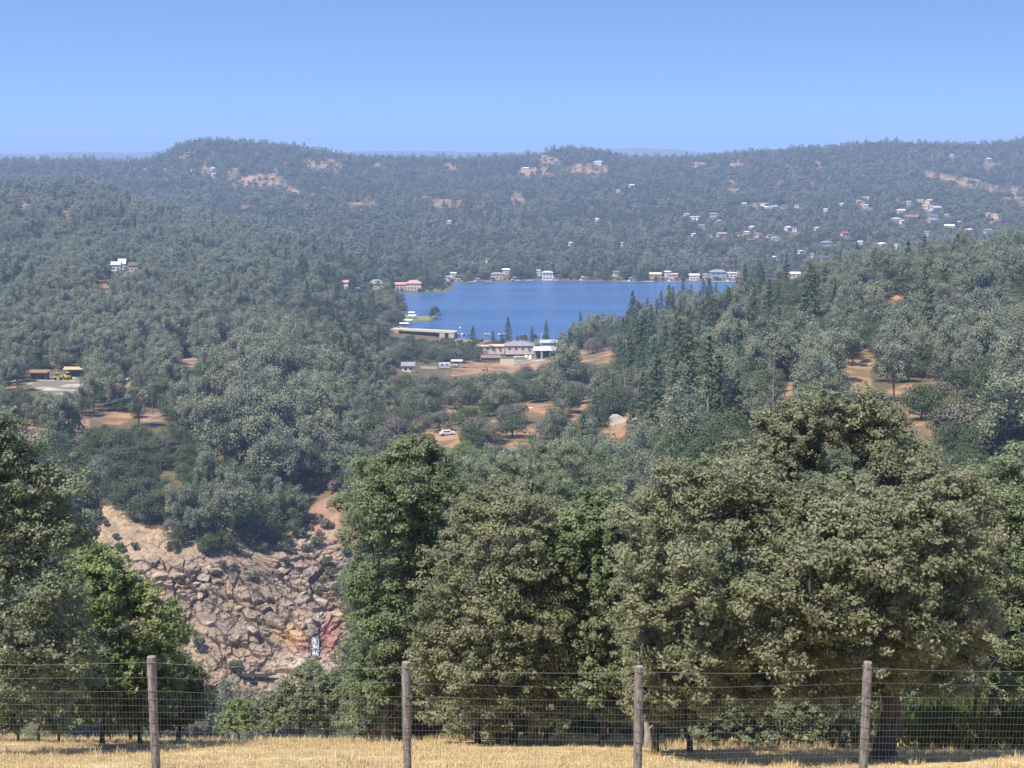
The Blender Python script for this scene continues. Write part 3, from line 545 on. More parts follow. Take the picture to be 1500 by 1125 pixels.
def conifer_proto(seed, H=20., nl=2600, size=.62, wid=.205, ragged=.25, bare=.1):
    r = np.random.default_rng(seed); tr, cr = MB(), MB()
    tr.tube([(0, 0, -.8), (0, 0, H * .5), (r.normal() * .15, r.normal() * .15, H * .99)], [H * .018, H * .011, .03], 6)
    nlv = 20; per = max(3, nl // (nlv * 7))
    for k in range(nlv):
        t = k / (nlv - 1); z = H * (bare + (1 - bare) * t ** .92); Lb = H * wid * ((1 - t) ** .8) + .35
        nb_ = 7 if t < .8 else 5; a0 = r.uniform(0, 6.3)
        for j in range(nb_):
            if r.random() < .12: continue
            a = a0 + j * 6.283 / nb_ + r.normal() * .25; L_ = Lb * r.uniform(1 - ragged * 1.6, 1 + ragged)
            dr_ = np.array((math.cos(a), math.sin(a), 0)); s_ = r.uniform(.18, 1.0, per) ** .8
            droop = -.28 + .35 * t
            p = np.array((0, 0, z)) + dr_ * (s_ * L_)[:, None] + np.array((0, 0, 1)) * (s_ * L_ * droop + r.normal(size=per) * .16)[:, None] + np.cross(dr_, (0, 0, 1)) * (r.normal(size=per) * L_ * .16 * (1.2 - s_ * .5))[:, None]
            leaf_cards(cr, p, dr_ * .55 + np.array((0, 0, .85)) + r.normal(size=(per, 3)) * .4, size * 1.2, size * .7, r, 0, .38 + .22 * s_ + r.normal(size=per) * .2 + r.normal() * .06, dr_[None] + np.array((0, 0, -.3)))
    return tr, cr
def shrub_proto(seed, H=2.6, W=3., nl=520, size=.38):
    r = np.random.default_rng(seed); tr, cr = MB(), MB(); nc = 11
    dirs = rdirs(r, nc, -.1); cc = np.array((0, 0, H * .4)) + dirs * np.array((W * .32, W * .32, H * .36)); per = nl // nc
    for i in range(nc):
        d = rdirs(r, per, -.6); q = len(d); p = cc[i] + d * W * .19 * r.uniform(.6, 1.1, (q, 1))
        leaf_cards(cr, p, d + np.array((0, 0, .5)) + r.normal(size=(q, 3)) * .5, size, size * .7, r, 0, .45 + r.normal() * .15 + r.normal(size=q) * .2)
        tr.tube([(0, 0, -.3), cc[i] * .5, cc[i]], [.06, .04, .02], 4)
    return tr, cr
def snag_proto(seed, H=15.):
    r = np.random.default_rng(seed); tr, cr = MB(), MB()
    tr.tube([(0, 0, -.8), (r.normal() * .2, 0, H * .5), (r.normal() * .4, 0, H)], [H * .016, H * .011, .05], 6)
    for k in range(26):
        z = H * r.uniform(.35, .97); a = r.uniform(0, 6.3); L_ = H * .14 * (1.15 - z / H) * r.uniform(.5, 1.3)
        d = np.array((math.cos(a), math.sin(a), r.uniform(-.2, .35))); tr.tube([(0, 0, z), np.array((0, 0, z)) + d * L_ * .6, np.array((0, 0, z)) + d * L_ + np.array((0, 0, .1))], [.09, .06, .03], 4)
        if r.random() < .7:
            q = 14; p = np.array((0, 0, z)) + d * (r.uniform(.3, 1, q) * L_)[:, None] + r.normal(size=(q, 3)) * .25
            leaf_cards(cr, p, r.normal(size=(q, 3)), .5, .16, r)
    return tr, cr
def join(tr, cr):
    o = MB(); base = 0
    for src, mm in ((tr, 0), (cr, 1)):
        for v, f, a, in zip(src.V, src.F, src.A): pass
        off = o.n
        for v in src.V: o.V.append(v)
        for f, mi in zip(src.F, src.M): o.F.append(f + off); o.M.append(np.full(len(f), mm))
        for a in src.A: o.A.append(a)
        o.n += src.n
    return o
PROTO = {}       # kind -> list of (trunk mesh, crown mesh, nominal height, crown width)
def reg(kind, fn, mats, seeds, H, nomw, **k):
    L_ = []
    for s_ in seeds:
        t, c = fn(s_, H=H, **k); tm = t.build(kind + '_trunk', mats[0], True); cm = c.build(kind + '_crown', mats[1]); jm = join(t, c).build(kind, list(mats))
        L_.append((tm, cm, jm, H, nomw))
    PROTO[kind] = L_
reg('fine_oak', oak_proto, (M_BARK, M_FOAK3), (6, 7, 8), 9., 9., nc=60, nl=16000, size=.19)
reg('dark_oak', oak_proto, (M_BARK, M_OAKD), (1, 2, 3, 4, 5), 9., 9.)
reg('grey_oak', oak_proto, (M_BARK, M_OAKG), (11, 12, 13, 14), 9., 9., nl=3100)
reg('gray_pine', pine_proto, (M_BARKP, M_PINE), (21, 22, 23, 24, 25), 16., 7.5)
reg('conifer', conifer_proto, (M_BARKP, M_CON), (31, 32, 33, 34), 20., 6.6)
reg('open_conifer', conifer_proto, (M_BARKP, M_CON), (36, 37), 20., 6., ragged=.55, bare=.28, nl=1900)
reg('bare_pine', conifer_proto, (M_SNAG, M_CON), (38,), 25., 6., ragged=.6, bare=.52, nl=900, wid=.12)
reg('shrub', shrub_proto, (M_BARK, M_SHR), (41, 42, 43), 2.6, 3.)
reg('green_tree', oak_proto, (M_BARK, M_LIME), (51, 52), 9., 7., W=6.5)
reg('dead_tree', snag_proto, (M_SNAG, M_DEAD), (61, 62, 63), 15., 4.)
reg('brown_shrub', shrub_proto, (M_BARK, M_DEAD), (65,), 2.6, 3.)
FAR = {}
def regf(kind, fn, mats, seeds, H, nomw, **k):
    FAR[kind] = [(join(*fn(s_, H=H, **k)).build('far_' + kind, list(mats)), H, nomw) for s_ in seeds]
regf('dark_oak', oak_proto, (M_BARK, M_OAKD), (71, 72, 73, 74), 9., 9., nc=16, nl=420, size=1.1, limbs=False)
regf('grey_oak', oak_proto, (M_BARK, M_OAKG), (75, 76, 77), 9., 9., nc=16, nl=420, size=1.1, limbs=False)
regf('gray_pine', pine_proto, (M_BARKP, M_PINE), (78, 79, 80), 16., 7.5, nl=420, size=1.25, npl=14)
regf('conifer', conifer_proto, (M_BARKP, M_CON), (81, 82, 83), 20., 6.6, nl=700, size=1.3)
print('protos', round(time.time() - T00, 1))
# ------------------------------------------------------------------ buildings and other made things
MATS = {}
def pm(col, rough=.75, var=.1, **k):
    key = (tuple(col), rough)
    if key not in MATS: MATS[key] = plain('paint_%d' % len(MATS), col, rough, var, 1.2, **k)
    return MATS[key]
WHITE = (.62,.61,.58); CREAM = (.62,.54,.40); TANW = (.52,.42,.32); PINKW = (.58,.48,.43); GREYW = (.38,.38,.38); BROWNW = (.16,.11,.08); BLUEW = (.30,.36,.44)
RGREY = (.22,.22,.235); RDARK = (.09,.085,.085); RWHITE = (.74,.75,.77); RPINK = (.50,.25,.19); RRED = (.55,.05,.06); RTAN = (.55,.44,.33); RBLUE = (.36,.42,.52); RBROWN = (.20,.14,.11)
M_GLASS = plain('window_glass', (.03,.035,.045), .08, .2, 1, spec=.6)
M_DARK = plain('dark_interior', (.025,.022,.022), .9)
M_CONC = plain('concrete', (.42,.39,.35), .9, .25, .35, bump=.2)
M_CONCD = plain('shaded_concrete', (.20,.185,.175), .95, .35, .5, bump=.2)  # darker concrete for the dam face: shade of the spillway opening put into the colour
M_STEEL = plain('grey_steel', (.42,.43,.44), .45, .15, 2, metal=.3)
M_WOODP = bark_mat('pole_wood', (.10,.085,.07), (.20,.17,.145))
M_RUBBER = plain('tyre_rubber', (.02,.02,.02), .9)
def ppm(d, z): return F / (d * cp - z * sp)
def roof_mesh(kind, w, dp, h, rise, ov=.5, th=.22):
    x, y = w / 2 + ov, dp / 2 + ov; mb = MB()
    if kind == 'flat':
        mb.box((0, 0, h + th / 2 + .003), (2 * x, 2 * y, th)); return mb
    if kind == 'shed':
        v = [(-x,-y,h),(x,-y,h),(x,y,h+rise),(-x,y,h+rise)]; v += [(a, b_, c + th) for a, b_, c in v]
        return mb.add(v, [(0,3,2,1),(4,5,6,7),(0,1,5,4),(1,2,6,5),(2,3,7,6),(3,0,4,7)])
    r = x if kind == 'gable' else max(.3, x - y * .9)
    v = [(-x,-y,h),(x,-y,h),(x,y,h),(-x,y,h),(-x,-y,h+th),(x,-y,h+th),(x,y,h+th),(-x,y,h+th),(-r,0,h+rise),(r,0,h+rise)]
    mb.add(v, [(0,3,2,1),(0,1,5,4),(1,2,6,5),(2,3,7,6),(3,0,4,7),(4,5,9,8),(6,7,8,9)]); mb.add(np.array(v), [(5,6,9),(7,4,8)]); return mb
def window(parent, x, y, z, w, h, side=-1, frame=WHITE):
    f = MB(); t = .09
    for c, s_ in (((x, y, z - h/2), (w + 2*t, .08, t)), ((x, y, z + h/2), (w + 2*t, .08, t)), ((x - w/2, y, z), (t, .08, h - t)), ((x + w/2, y, z), (t, .08, h - t))): f.box(c, s_)
    o = part('window', f, pm(frame), parent); link('pane', MB().box((x, y + .01, z), (w - t, .03, h - t)).build('pane', M_GLASS), o)
def house(label, px, py, wpx, roof='gable', wall=WHITE, rcol=RGREY, h=3.2, rise=None, dep=.65, rz=0, nwin=2, name='house', cat='house', group=None, door=True, d=None, chim=False, up=0., clear=True, storeys=1):
    p = hit(px, py, 150) if d is None else ground_at(px, d)
    k = ppm(p[1], p[2]); w_ = wpx / k / max(.6, abs(math.cos(rz))); dp = w_ * dep; rise = w_ * .16 if rise is None else rise
    p = p + np.array((0, dp / 2 * .6, up))
    t = thing(name, label, cat, p, rz, group)
    part('wall', MB().box((0, 0, h / 2 - .7), (w_, dp, h + 1.4)), pm(wall), t)
    ro = part('roof', roof_mesh(roof, w_, dp, h, rise), pm(rcol, .7), t)
    if chim: link('chimney', MB().box((w_ * .2, 0, h + rise * .9), (.8, .8, 1.4)).build('chimney', pm(wall)), ro)
    for s_ in range(storeys):
        zz = 1.55 + s_ * 2.8 if storeys > 1 else min(1.7, h * .55)
        for i in range(nwin):
            x = -w_ / 2 + w_ * (i + .7) / (nwin + .4); 
            if x < w_ / 2 - .9: window(t, x, -dp / 2 - .045, zz, min(1.6, w_ / nwin * .5), 1.2)
    if door: part('door', MB().box((w_ * .36, -dp / 2 - .035, 1.05), (1.0, .07, 2.1)), pm(BROWNW), t)
    if clear:
        hp = (h + rise) * k; RECTS.append((px - wpx * .5, py - hp * 1.0, px + wpx * .5, py - hp * (.25 if p[1] < 1300 else .74), p[1]))
    return t
def open_shed(label, px, py, wpx, rcol, h=3.4, dep=.6, roof='shed', rise=.6, group=None, post=WHITE, back=True, d=None, name='open_shed', cat='shed'):
    p = hit(px, py, 150) if d is None else ground_at(px, d); k = ppm(p[1], p[2]); w_ = wpx / k; dp = w_ * dep
    p = p + np.array((0, dp / 2 * .6, 0)); t = thing(name, label, cat, p, 0, group)
    part('roof', roof_mesh(roof, w_, dp, h, rise), pm(rcol, .55), t)
    n_ = max(2, int(w_ / 4) + 1)
    for i in range(n_):
        x = -w_ / 2 + .2 + (w_ - .4) * i / (n_ - 1)
        for y in (-dp / 2 + .15, dp / 2 - .15): part('post', MB().box((x, y, h / 2 - .5), (.22, .22, h + .99)), pm(post), t)
    if back: part('back_wall', MB().box((0, dp / 2 - .4, h / 2 - .5), (w_ - .6, .15, h + .9)), pm(BROWNW), t)
    hp = (h + rise) * k; RECTS.append((px - wpx * .5, py - hp, px + wpx * .5, py - hp * .1, p[1])); return t
def boat(label, loc, L=6., rz=0, col=WHITE, top=None, group=None):
    t = thing('boat', label, 'boat', loc, rz, group); W_ = L * .36; hh = L * .16
    xs = np.linspace(-.5, .5, 9) * L; b = np.array([W_ / 2 * min(1, (1.02 - (x / L + .5)) * 2.2) ** .7 if x > 0 else W_ / 2 for x in xs]); mb = MB(); v = []
    for x, q in zip(xs, b): v += [(x, -q, hh), (x, -q * .7, 0), (x, 0, -.25), (x, q * .7, 0), (x, q, hh), (x, 0, hh * .75)]
    f = []
    for i in range(8):
        for j in range(6): f.append((i*6+j, i*6+(j+1)%6, i*6+6+(j+1)%6, i*6+6+j))
    mb.add(v, f); mb.add(np.array(v)[:6], [(0,1,2,3,4,5)]); part('hull', mb, pm(col, .35), t)
    part('windscreen', MB().add([(L*.05,-W_*.36,hh),(L*.05,W_*.36,hh),(L*.0,W_*.3,hh+.6),(L*.0,-W_*.3,hh+.6),(L*.08,-W_*.36,hh),(L*.08,W_*.36,hh),(L*.03,W_*.3,hh+.6),(L*.03,-W_*.3,hh+.6)], [(0,3,2,1),(4,5,6,7),(0,1,5,4),(2,3,7,6),(1,2,6,5),(3,0,4,7)]), M_GLASS, t)
    part('seat', MB().box((-L * .2, 0, hh + .12), (L * .18, W_ * .6, .35)), pm(BLUEW), t)
    if top is not None:
        part('canopy', MB().box((-.1 * L, 0, hh + 1.7), (L * .5, W_ * .9, .12)), pm(top, .5), t)
        for sx in (-.32, .12):
            for sy in (-.4, .4): part('canopy_post', MB().box((sx * L, sy * W_, hh + .8), (.06, .06, 1.68)), M_STEEL, t)
    return t
def vehicle(label, cat, loc, rz=0, col=WHITE, L=4.8, pickup=False, name='parked_car'):
    t = thing(name, label, cat, loc, rz); W_ = 1.85
    part('body', MB().box((0, 0, .72), (L, W_, .62)), pm(col, .3), t)
    x0, x1 = (-.1 * L, .25 * L) if pickup else (-.38 * L, .22 * L)
    v = [(x0,-W_*.46,1.033),(x1+.5,-W_*.46,1.033),(x1+.5,W_*.46,1.033),(x0,W_*.46,1.033),(x0+.2,-W_*.4,1.62),(x1,-W_*.4,1.62),(x1,W_*.4,1.62),(x0+.2,W_*.4,1.62)]
    ca = part('cabin', MB().add(v, [(0,3,2,1),(4,5,6,7),(0,1,5,4),(1,2,6,5),(2,3,7,6),(3,0,4,7)]), pm(col, .3), t)
    link('side_glass', MB().box(((x0+x1)/2+.15, 0, 1.3), ((x1-x0)*.75, W_*.93, .34)).build('side_glass', M_GLASS), ca)
    for sx in (-.31, .31):
        for sy in (-1, 1): part('wheel', MB().tube([(sx*L, sy*(W_/2-.2), .34), (sx*L, sy*(W_/2+.02), .34)], .34, 14), M_RUBBER, t)
    for sy in (-.6, .6): part('headlight', MB().box((L/2+.02, sy, .8), (.06, .3, .16)), pm(RWHITE, .2), t)
    return t
# ---- the lodge yard below the dam
gH = hit(760, 527, 300); DY = gH[1]
house('tan walled building with flat pale tan roof beside the grey lodge', 719, 524, 40, 'flat', PINKW, RTAN, 3.0, .3, .5, nwin=4, name='yard_building', cat='building')
house('low dark brown shed with gabled grey-brown roof in front of the tan flat roof', 719, 531, 27, 'gable', BROWNW, RBROWN, 2.5, 1.3, .6, nwin=0, name='shed', cat='shed', door=False, up=0)
house('grey roofed lodge with pinkish walls at the middle of the yard', 761, 523, 42, 'hip', PINKW, RGREY, 3.3, 1.9, .7, nwin=4, name='lodge', cat='building')
open_shed('open carport with bright white roof and dark bays beside the pole', 800, 524, 34, RWHITE, 3.9, .6, 'shed', .9, name='carport', cat='carport')
house('blue-grey roofed building rising behind the white carport', 804, 516, 24, 'gable', GREYW, RBLUE, 4.8, 1.5, .6, nwin=2, name='yard_building', cat='building')
p = hit(743, 535, 300); k = ppm(p[1], p[2])
t = thing('block_wall', 'cream block retaining wall in front of the grey lodge', 'wall', p); wl = 21 / k
for r_ in range(5):
    for c_ in range(5): part('wall_block', MB().box((-wl/2 + wl*(c_+.5)/5 + (.12 if r_%2 else -.12), 0, .3 + r_*.62), (wl/5-.05, .5, .58)), pm(CREAM), t)
RECTS.append((732, 525, 754, 535, p[1]))
p = hit(762, 527, 300); boat('white motor boat on blocks before the grey lodge', p + (0, 0, .7), 7, .1, WHITE)
for i, q in enumerate(((771, 526), (777, 526.5))):
    p = hit(*q, 300); t = thing('water_tank', ('rounded white water tank nearer the motor boat', 'rounded white water tank nearer the carport')[i], 'tank', p)
    a_ = np.linspace(0, 1, 7); part('tank', MB().tube([(0, 0, -.5), (0, 0, 1.6), (0, 0, 2.0), (0, 0, 2.25)], [1.1, 1.1, .8, .2], 16), pm(WHITE, .4), t, True); part('lid', MB().tube([(0, 0, 2.24), (0, 0, 2.4)], .3, 10), pm(GREYW), t)
p = hit(793, 527, 300); t = thing('light_pole', 'tall pale light pole standing before the white carport', 'pole', p)
part('pole', MB().tube([(0, 0, -.5), (0, 0, 14.5)], [.22, .13], 8), pm(WHITE), t, True); part('arm', MB().box((0, 0, 14.2), (1.6, .1, .1)), M_STEEL, t)
for sx in (-.7, .7): part('lamp', MB().box((sx, 0, 14.0), (.5, .3, .22)), pm(GREYW), t)
house('small grey gabled cottage among dark oaks below the dam', 598, 545, 18, 'gable', WHITE, RGREY, 2.8, 1.8, .8, nwin=2, name='cottage', cat='cottage')
p = hit(651, 540, 300); t = thing('camper_trailer', 'white camper trailer with blue stripe beside the boats', 'trailer', p, .1)
part('body', MB().box((0, 0, 1.75), (5.6, 2.3, 2.3)), pm(WHITE, .4), t); part('stripe', MB().box((0, -1.16, 1.5), (5.5, .03, .5)), pm((.18,.30,.55)), t); window(t, -1.2, -1.19, 2.15, 1.1, .7); window(t, 1.2, -1.19, 2.15, 1.1, .7)
for sy in (-1, 1): part('wheel', MB().tube([(0, sy*.9, .35), (0, sy*1.17, .35)], .35, 12), M_RUBBER, t)
p = hit(662, 538, 300); boat('white ski boat parked between trailer and canopy', p + (0, 0, .6), 5.5, 2.9, WHITE)
open_shed('white flat canopy on thin posts with its shadow on orange dirt', 669, 538, 14, RWHITE, 3.2, .8, 'flat', .1, back=False, name='canopy', cat='canopy')
p = hit(628, 541, 300); t = thing('board_fence', 'low white board fence between cottage and camper trailer', 'fence', p)
for i in range(9):
    part('fence_post', MB().box((-4 + i, 0, .4), (.12, .12, 1.9)), pm(WHITE), t)
for z in (.4, .8, 1.2): part('rail', MB().box((0, -.08, z), (8.2, .04, .2)), pm(WHITE), t)
RECTS += [(586, 531, 610, 545, DY), (618, 534, 680, 541, DY), (698, 506, 817, 531, DY)]
# ---- dam
dl = P(566, 486.5, 862); dr2 = P(668, 495.5, 845); zc = LAKE + 3.6
t = thing('dam', 'long low concrete dam with dark spillway opening at the lake foot', 'dam', ((dl[0] + dr2[0]) / 2, (dl[1] + dr2[1]) / 2, zc), math.atan2(dr2[1] - dl[1], dr2[0] - dl[0])); Ld = math.hypot(*(dr2 - dl)[:2])
part('crest_road', MB().box((0, 0, -.35), (Ld, 6, .7)), plain('pale_crest', (.55,.46,.38), .9, .15, .5), t)
part('parapet', MB().box((0, -2.8, .2), (Ld, .3, .38)), M_CONC, t); part('parapet', MB().box((0, 2.8, .2), (Ld, .3, .38)), M_CONC, t)
part('back_wall', MB().box((0, 1.5, -4.71), (Ld * .99, 1.2, 8)), M_CONCD, t)
for fx in (-.47, -.33, .33, .46): part('buttress', MB().box((fx * Ld, -1.2, -4.71), (3.4, 3.2, 8)), M_CONC, t)
for i in range(5): part('pier', MB().box((-.26 * Ld + i * .13 * Ld, -.6, -4.71), (.5, 2.2, 8)), M_CONCD, t)
RECTS += [(572, 484, 596, 496, 850), (606, 486, 670, 500, 850)]
for i, (q, lb) in enumerate((((668, 491.5), 'white rowing boat on the dam beach next to the crest road'), ((679, 490.5), 'white moored skiff just off the dam beach'), ((713, 491), 'white skiff drawn up near the single spruce'), ((735, 491.5), 'white skiff on the beach behind the tall spruce'), ((686, 492), 'small white dinghy second along the dam beach'))):
    d_ = LAKE / float(Tpy(q[1])); pp = P(q[0], q[1], d_); boat(lb, (pp[0], pp[1], LAKE + .35), 5.0, .2 + i, WHITE)
d_ = LAKE / float(Tpy(481)); pp = P(674, 481, d_); t = thing('buoy', 'white buoy floating alone on the blue lake', 'buoy', (pp[0], pp[1], LAKE)); part('float', MB().tube([(0,0,-.3),(0,0,.2),(0,0,.7),(0,0,.9)], [.3,.75,.6,.2], 12), pm(WHITE), t, True); part('staff', MB().tube([(0,0,.85),(0,0,1.8)], .08, 6), pm(RRED), t)
# ---- lake shore on the near left: spit with a lone tree, docks with boats
sp0 = [(594,470),(612,470.5),(630,470),(641,468.5),(640,465.5),(630,464.5),(612,465),(594,463)]
spw = np.array([onlake(*q) for q in sp0]); mb = MB(); top = np.c_[spw, np.full(8, LAKE + .9)]; cen = top.mean(0)
mb.add(np.r_[np.c_[spw + (spw - cen[:2]) * .06, np.full(8, LAKE - 1)], top], [(i, (i+1)%8, 8+(i+1)%8, 8+i) for i in range(8)]); mb.add(top, [tuple(range(8))])
tag(link('spit', mb.build('spit', plain('reedy_bank', (.16,.19,.07), .95, .4, .8, bump=.5))), kind='structure')
def dock(label, q, L, roof=True, group=None):
    d_ = LAKE / float(Tpy(q[1])); pp = P(q[0], q[1], d_); t = thing('boat_dock', label, 'dock', (pp[0], pp[1], LAKE), 0, group); wd = L / ppm(d_, LAKE)
    for i in range(6): part('plank', MB().box((-wd/2 + wd*(i+.5)/6, 0, .5), (wd/6 - .08, 3.2, .14)), pm((.48,.44,.38)), t)
    for sx in (-.45, .45):
        for sy in (-1.4, 1.4): part('pile', MB().tube([(sx*wd, sy, -1.2), (sx*wd, sy, 3.0 if roof else 1.0)], .13, 7), pm((.3,.27,.23)), t)
    if roof: part('roof', roof_mesh('gable', wd, 3.4, 2.9, .55, .3, .15), pm(RWHITE, .6), t)
    RECTS.append((q[0] - L * .25, q[1] - 4, q[0] + L * .5, q[1] + 1, d_)); return t
dock('white roofed boat dock at the root of the spit', (604, 468.5), 10); dock('second white roofed dock just beyond the spit', (603, 464), 8); dock('white roofed dock nearest the dam, below the shore oaks', (592, 480.5), 12); dock('long white roofed dock beside the shore oaks', (597, 475.5), 13)
# ---- houses on the left and far shores
house('long pink house with pink tiled hip roof and chimney on the lake lawn', 606, 425, 22, 'hip', PINKW, RPINK, 5.2, 2.6, .6, nwin=4, chim=True, storeys=1, name='lake_house')
house('lower pink wing house with pale walls left of the pink roofed house', 588, 425, 18, 'gable', PINKW, RPINK, 4.2, 1.6, .6, nwin=3, name='lake_house')
house('grey hip roofed house among lime green trees on the shore', 551, 424, 23, 'hip', TANW, RGREY, 4.4, 3.4, .7, nwin=3, name='lake_house')
house('small white house with pink roof deep in the shore trees', 505, 424, 10, 'gable', WHITE, RPINK, 5, 1.6, .8, nwin=2, name='lake_house')
house('white garden hut on the shore next to the small pink roof', 523, 428, 5, 'gable', WHITE, RWHITE, 2.4, 1, .8, nwin=0, door=True, name='hut', cat='hut')
SHORE = [((728,409.5),18,'hip',TANW,RGREY,4.5,'grey hip roofed house on the far shore behind a round shrub'),((741,402),10,'gable',WHITE,RWHITE,4,'white roofed house uphill of the grey shore house'),((802,410),16,'hip',WHITE,RBLUE,6,'white two storey house with blue-grey hip roof on the far shore'),((789,408),5,'gable',WHITE,RWHITE,7,'narrow white tower house left of the blue-grey hip roof'),((657,411),7,'flat',WHITE,RWHITE,3.5,'white flat cabin at the end of the wooded point'),((664,407),8,'gable',WHITE,RWHITE,4,'white gabled cabin uphill on the wooded point'),((902,405),8,'gable',WHITE,RGREY,3.6,'small pale house alone on the far shore oaks'),((960,408),17,'gable',CREAM,RTAN,3.6,'long low cream house on the far shore'),((978,406),9,'hip',WHITE,RWHITE,4.5,'white hip roofed house next to the long cream house'),((988,409),9,'gable',TANW,RTAN,4.2,'tan gabled house closest to the shore conifers'),
 ((1017,411),14,'gable',WHITE,RWHITE,4.5,'steep white roofed boat hall behind the point conifers'),((1033,410),6,'gable',CREAM,RTAN,4.5,'small tan gable between boat hall and clubhouse'),((1052,409),24,'hip',BLUEW,RGREY,6,'long grey roofed clubhouse with blue-grey wall on the shore'),((1071,408),16,'flat',WHITE,RWHITE,4.5,'white terrace building attached beside the long clubhouse'),((1128,411),17,'flat',(.05,.06,.12),RDARK,4.2,'dark blue flat boathouse right of the clubhouse'),((1162,408),20,'gable',CREAM,RTAN,3.8,'long cream house peeping over the green ridge trees')]
for (q, wp, rf, wc, rc_, h_, lb) in SHORE: house(lb, q[0], q[1], wp, rf, wc, rc_, h_, None, .6, nwin=3 if wp > 12 else 1, name='shore_house', storeys=2 if h_ > 5.5 else 1)
for i, (q, L) in enumerate((((665,414.5),9),((693,413.5),10),((716,413),8),((758,412),9),((775,411.5),12),((806,411.5),22),((853,411.5),9),((915,413),8),((926,413),7),((950,413.3),14),((984,413.3),10),((1060,413),34))):
    dock(['open plank dock under the white point cabin', 'open plank dock along the dark wooded shore', 'short plank dock by the round shore shrub', 'plank dock midway to the white shore house', 'plank dock next to the white shore house', 'long plank dock before the white shore house', 'plank dock right of the white shore house', 'plank dock by the lone pale shore house', 'short plank dock with a boat, before the far oaks', 'plank dock before the long cream house', 'plank dock by the tan gabled house', 'long plank dock before the clubhouse'][i], q, L, False)
for i, (q, lb) in enumerate((((672,413.6),'white boat tied at the white point cabin'),((701,413),'white boat tied along the dark wooded shore'),((755,411.3),'white boat tied left of the white shore house'),((812,411.2),'white boat tied before the white shore house'),((855,410.8),'white boat tied right of the white shore house'),((925,412.2),'white boat tied before the far oaks'),((983,412.4),'white boat tied by the tan gabled house'),((1068,412),'white boat tied before the clubhouse terrace'))):
    d_ = LAKE / float(Tpy(q[1])); pp = P(q[0], q[1], d_); boat(lb, (pp[0], pp[1], LAKE + .3), 7, .15 * i, WHITE, RWHITE)
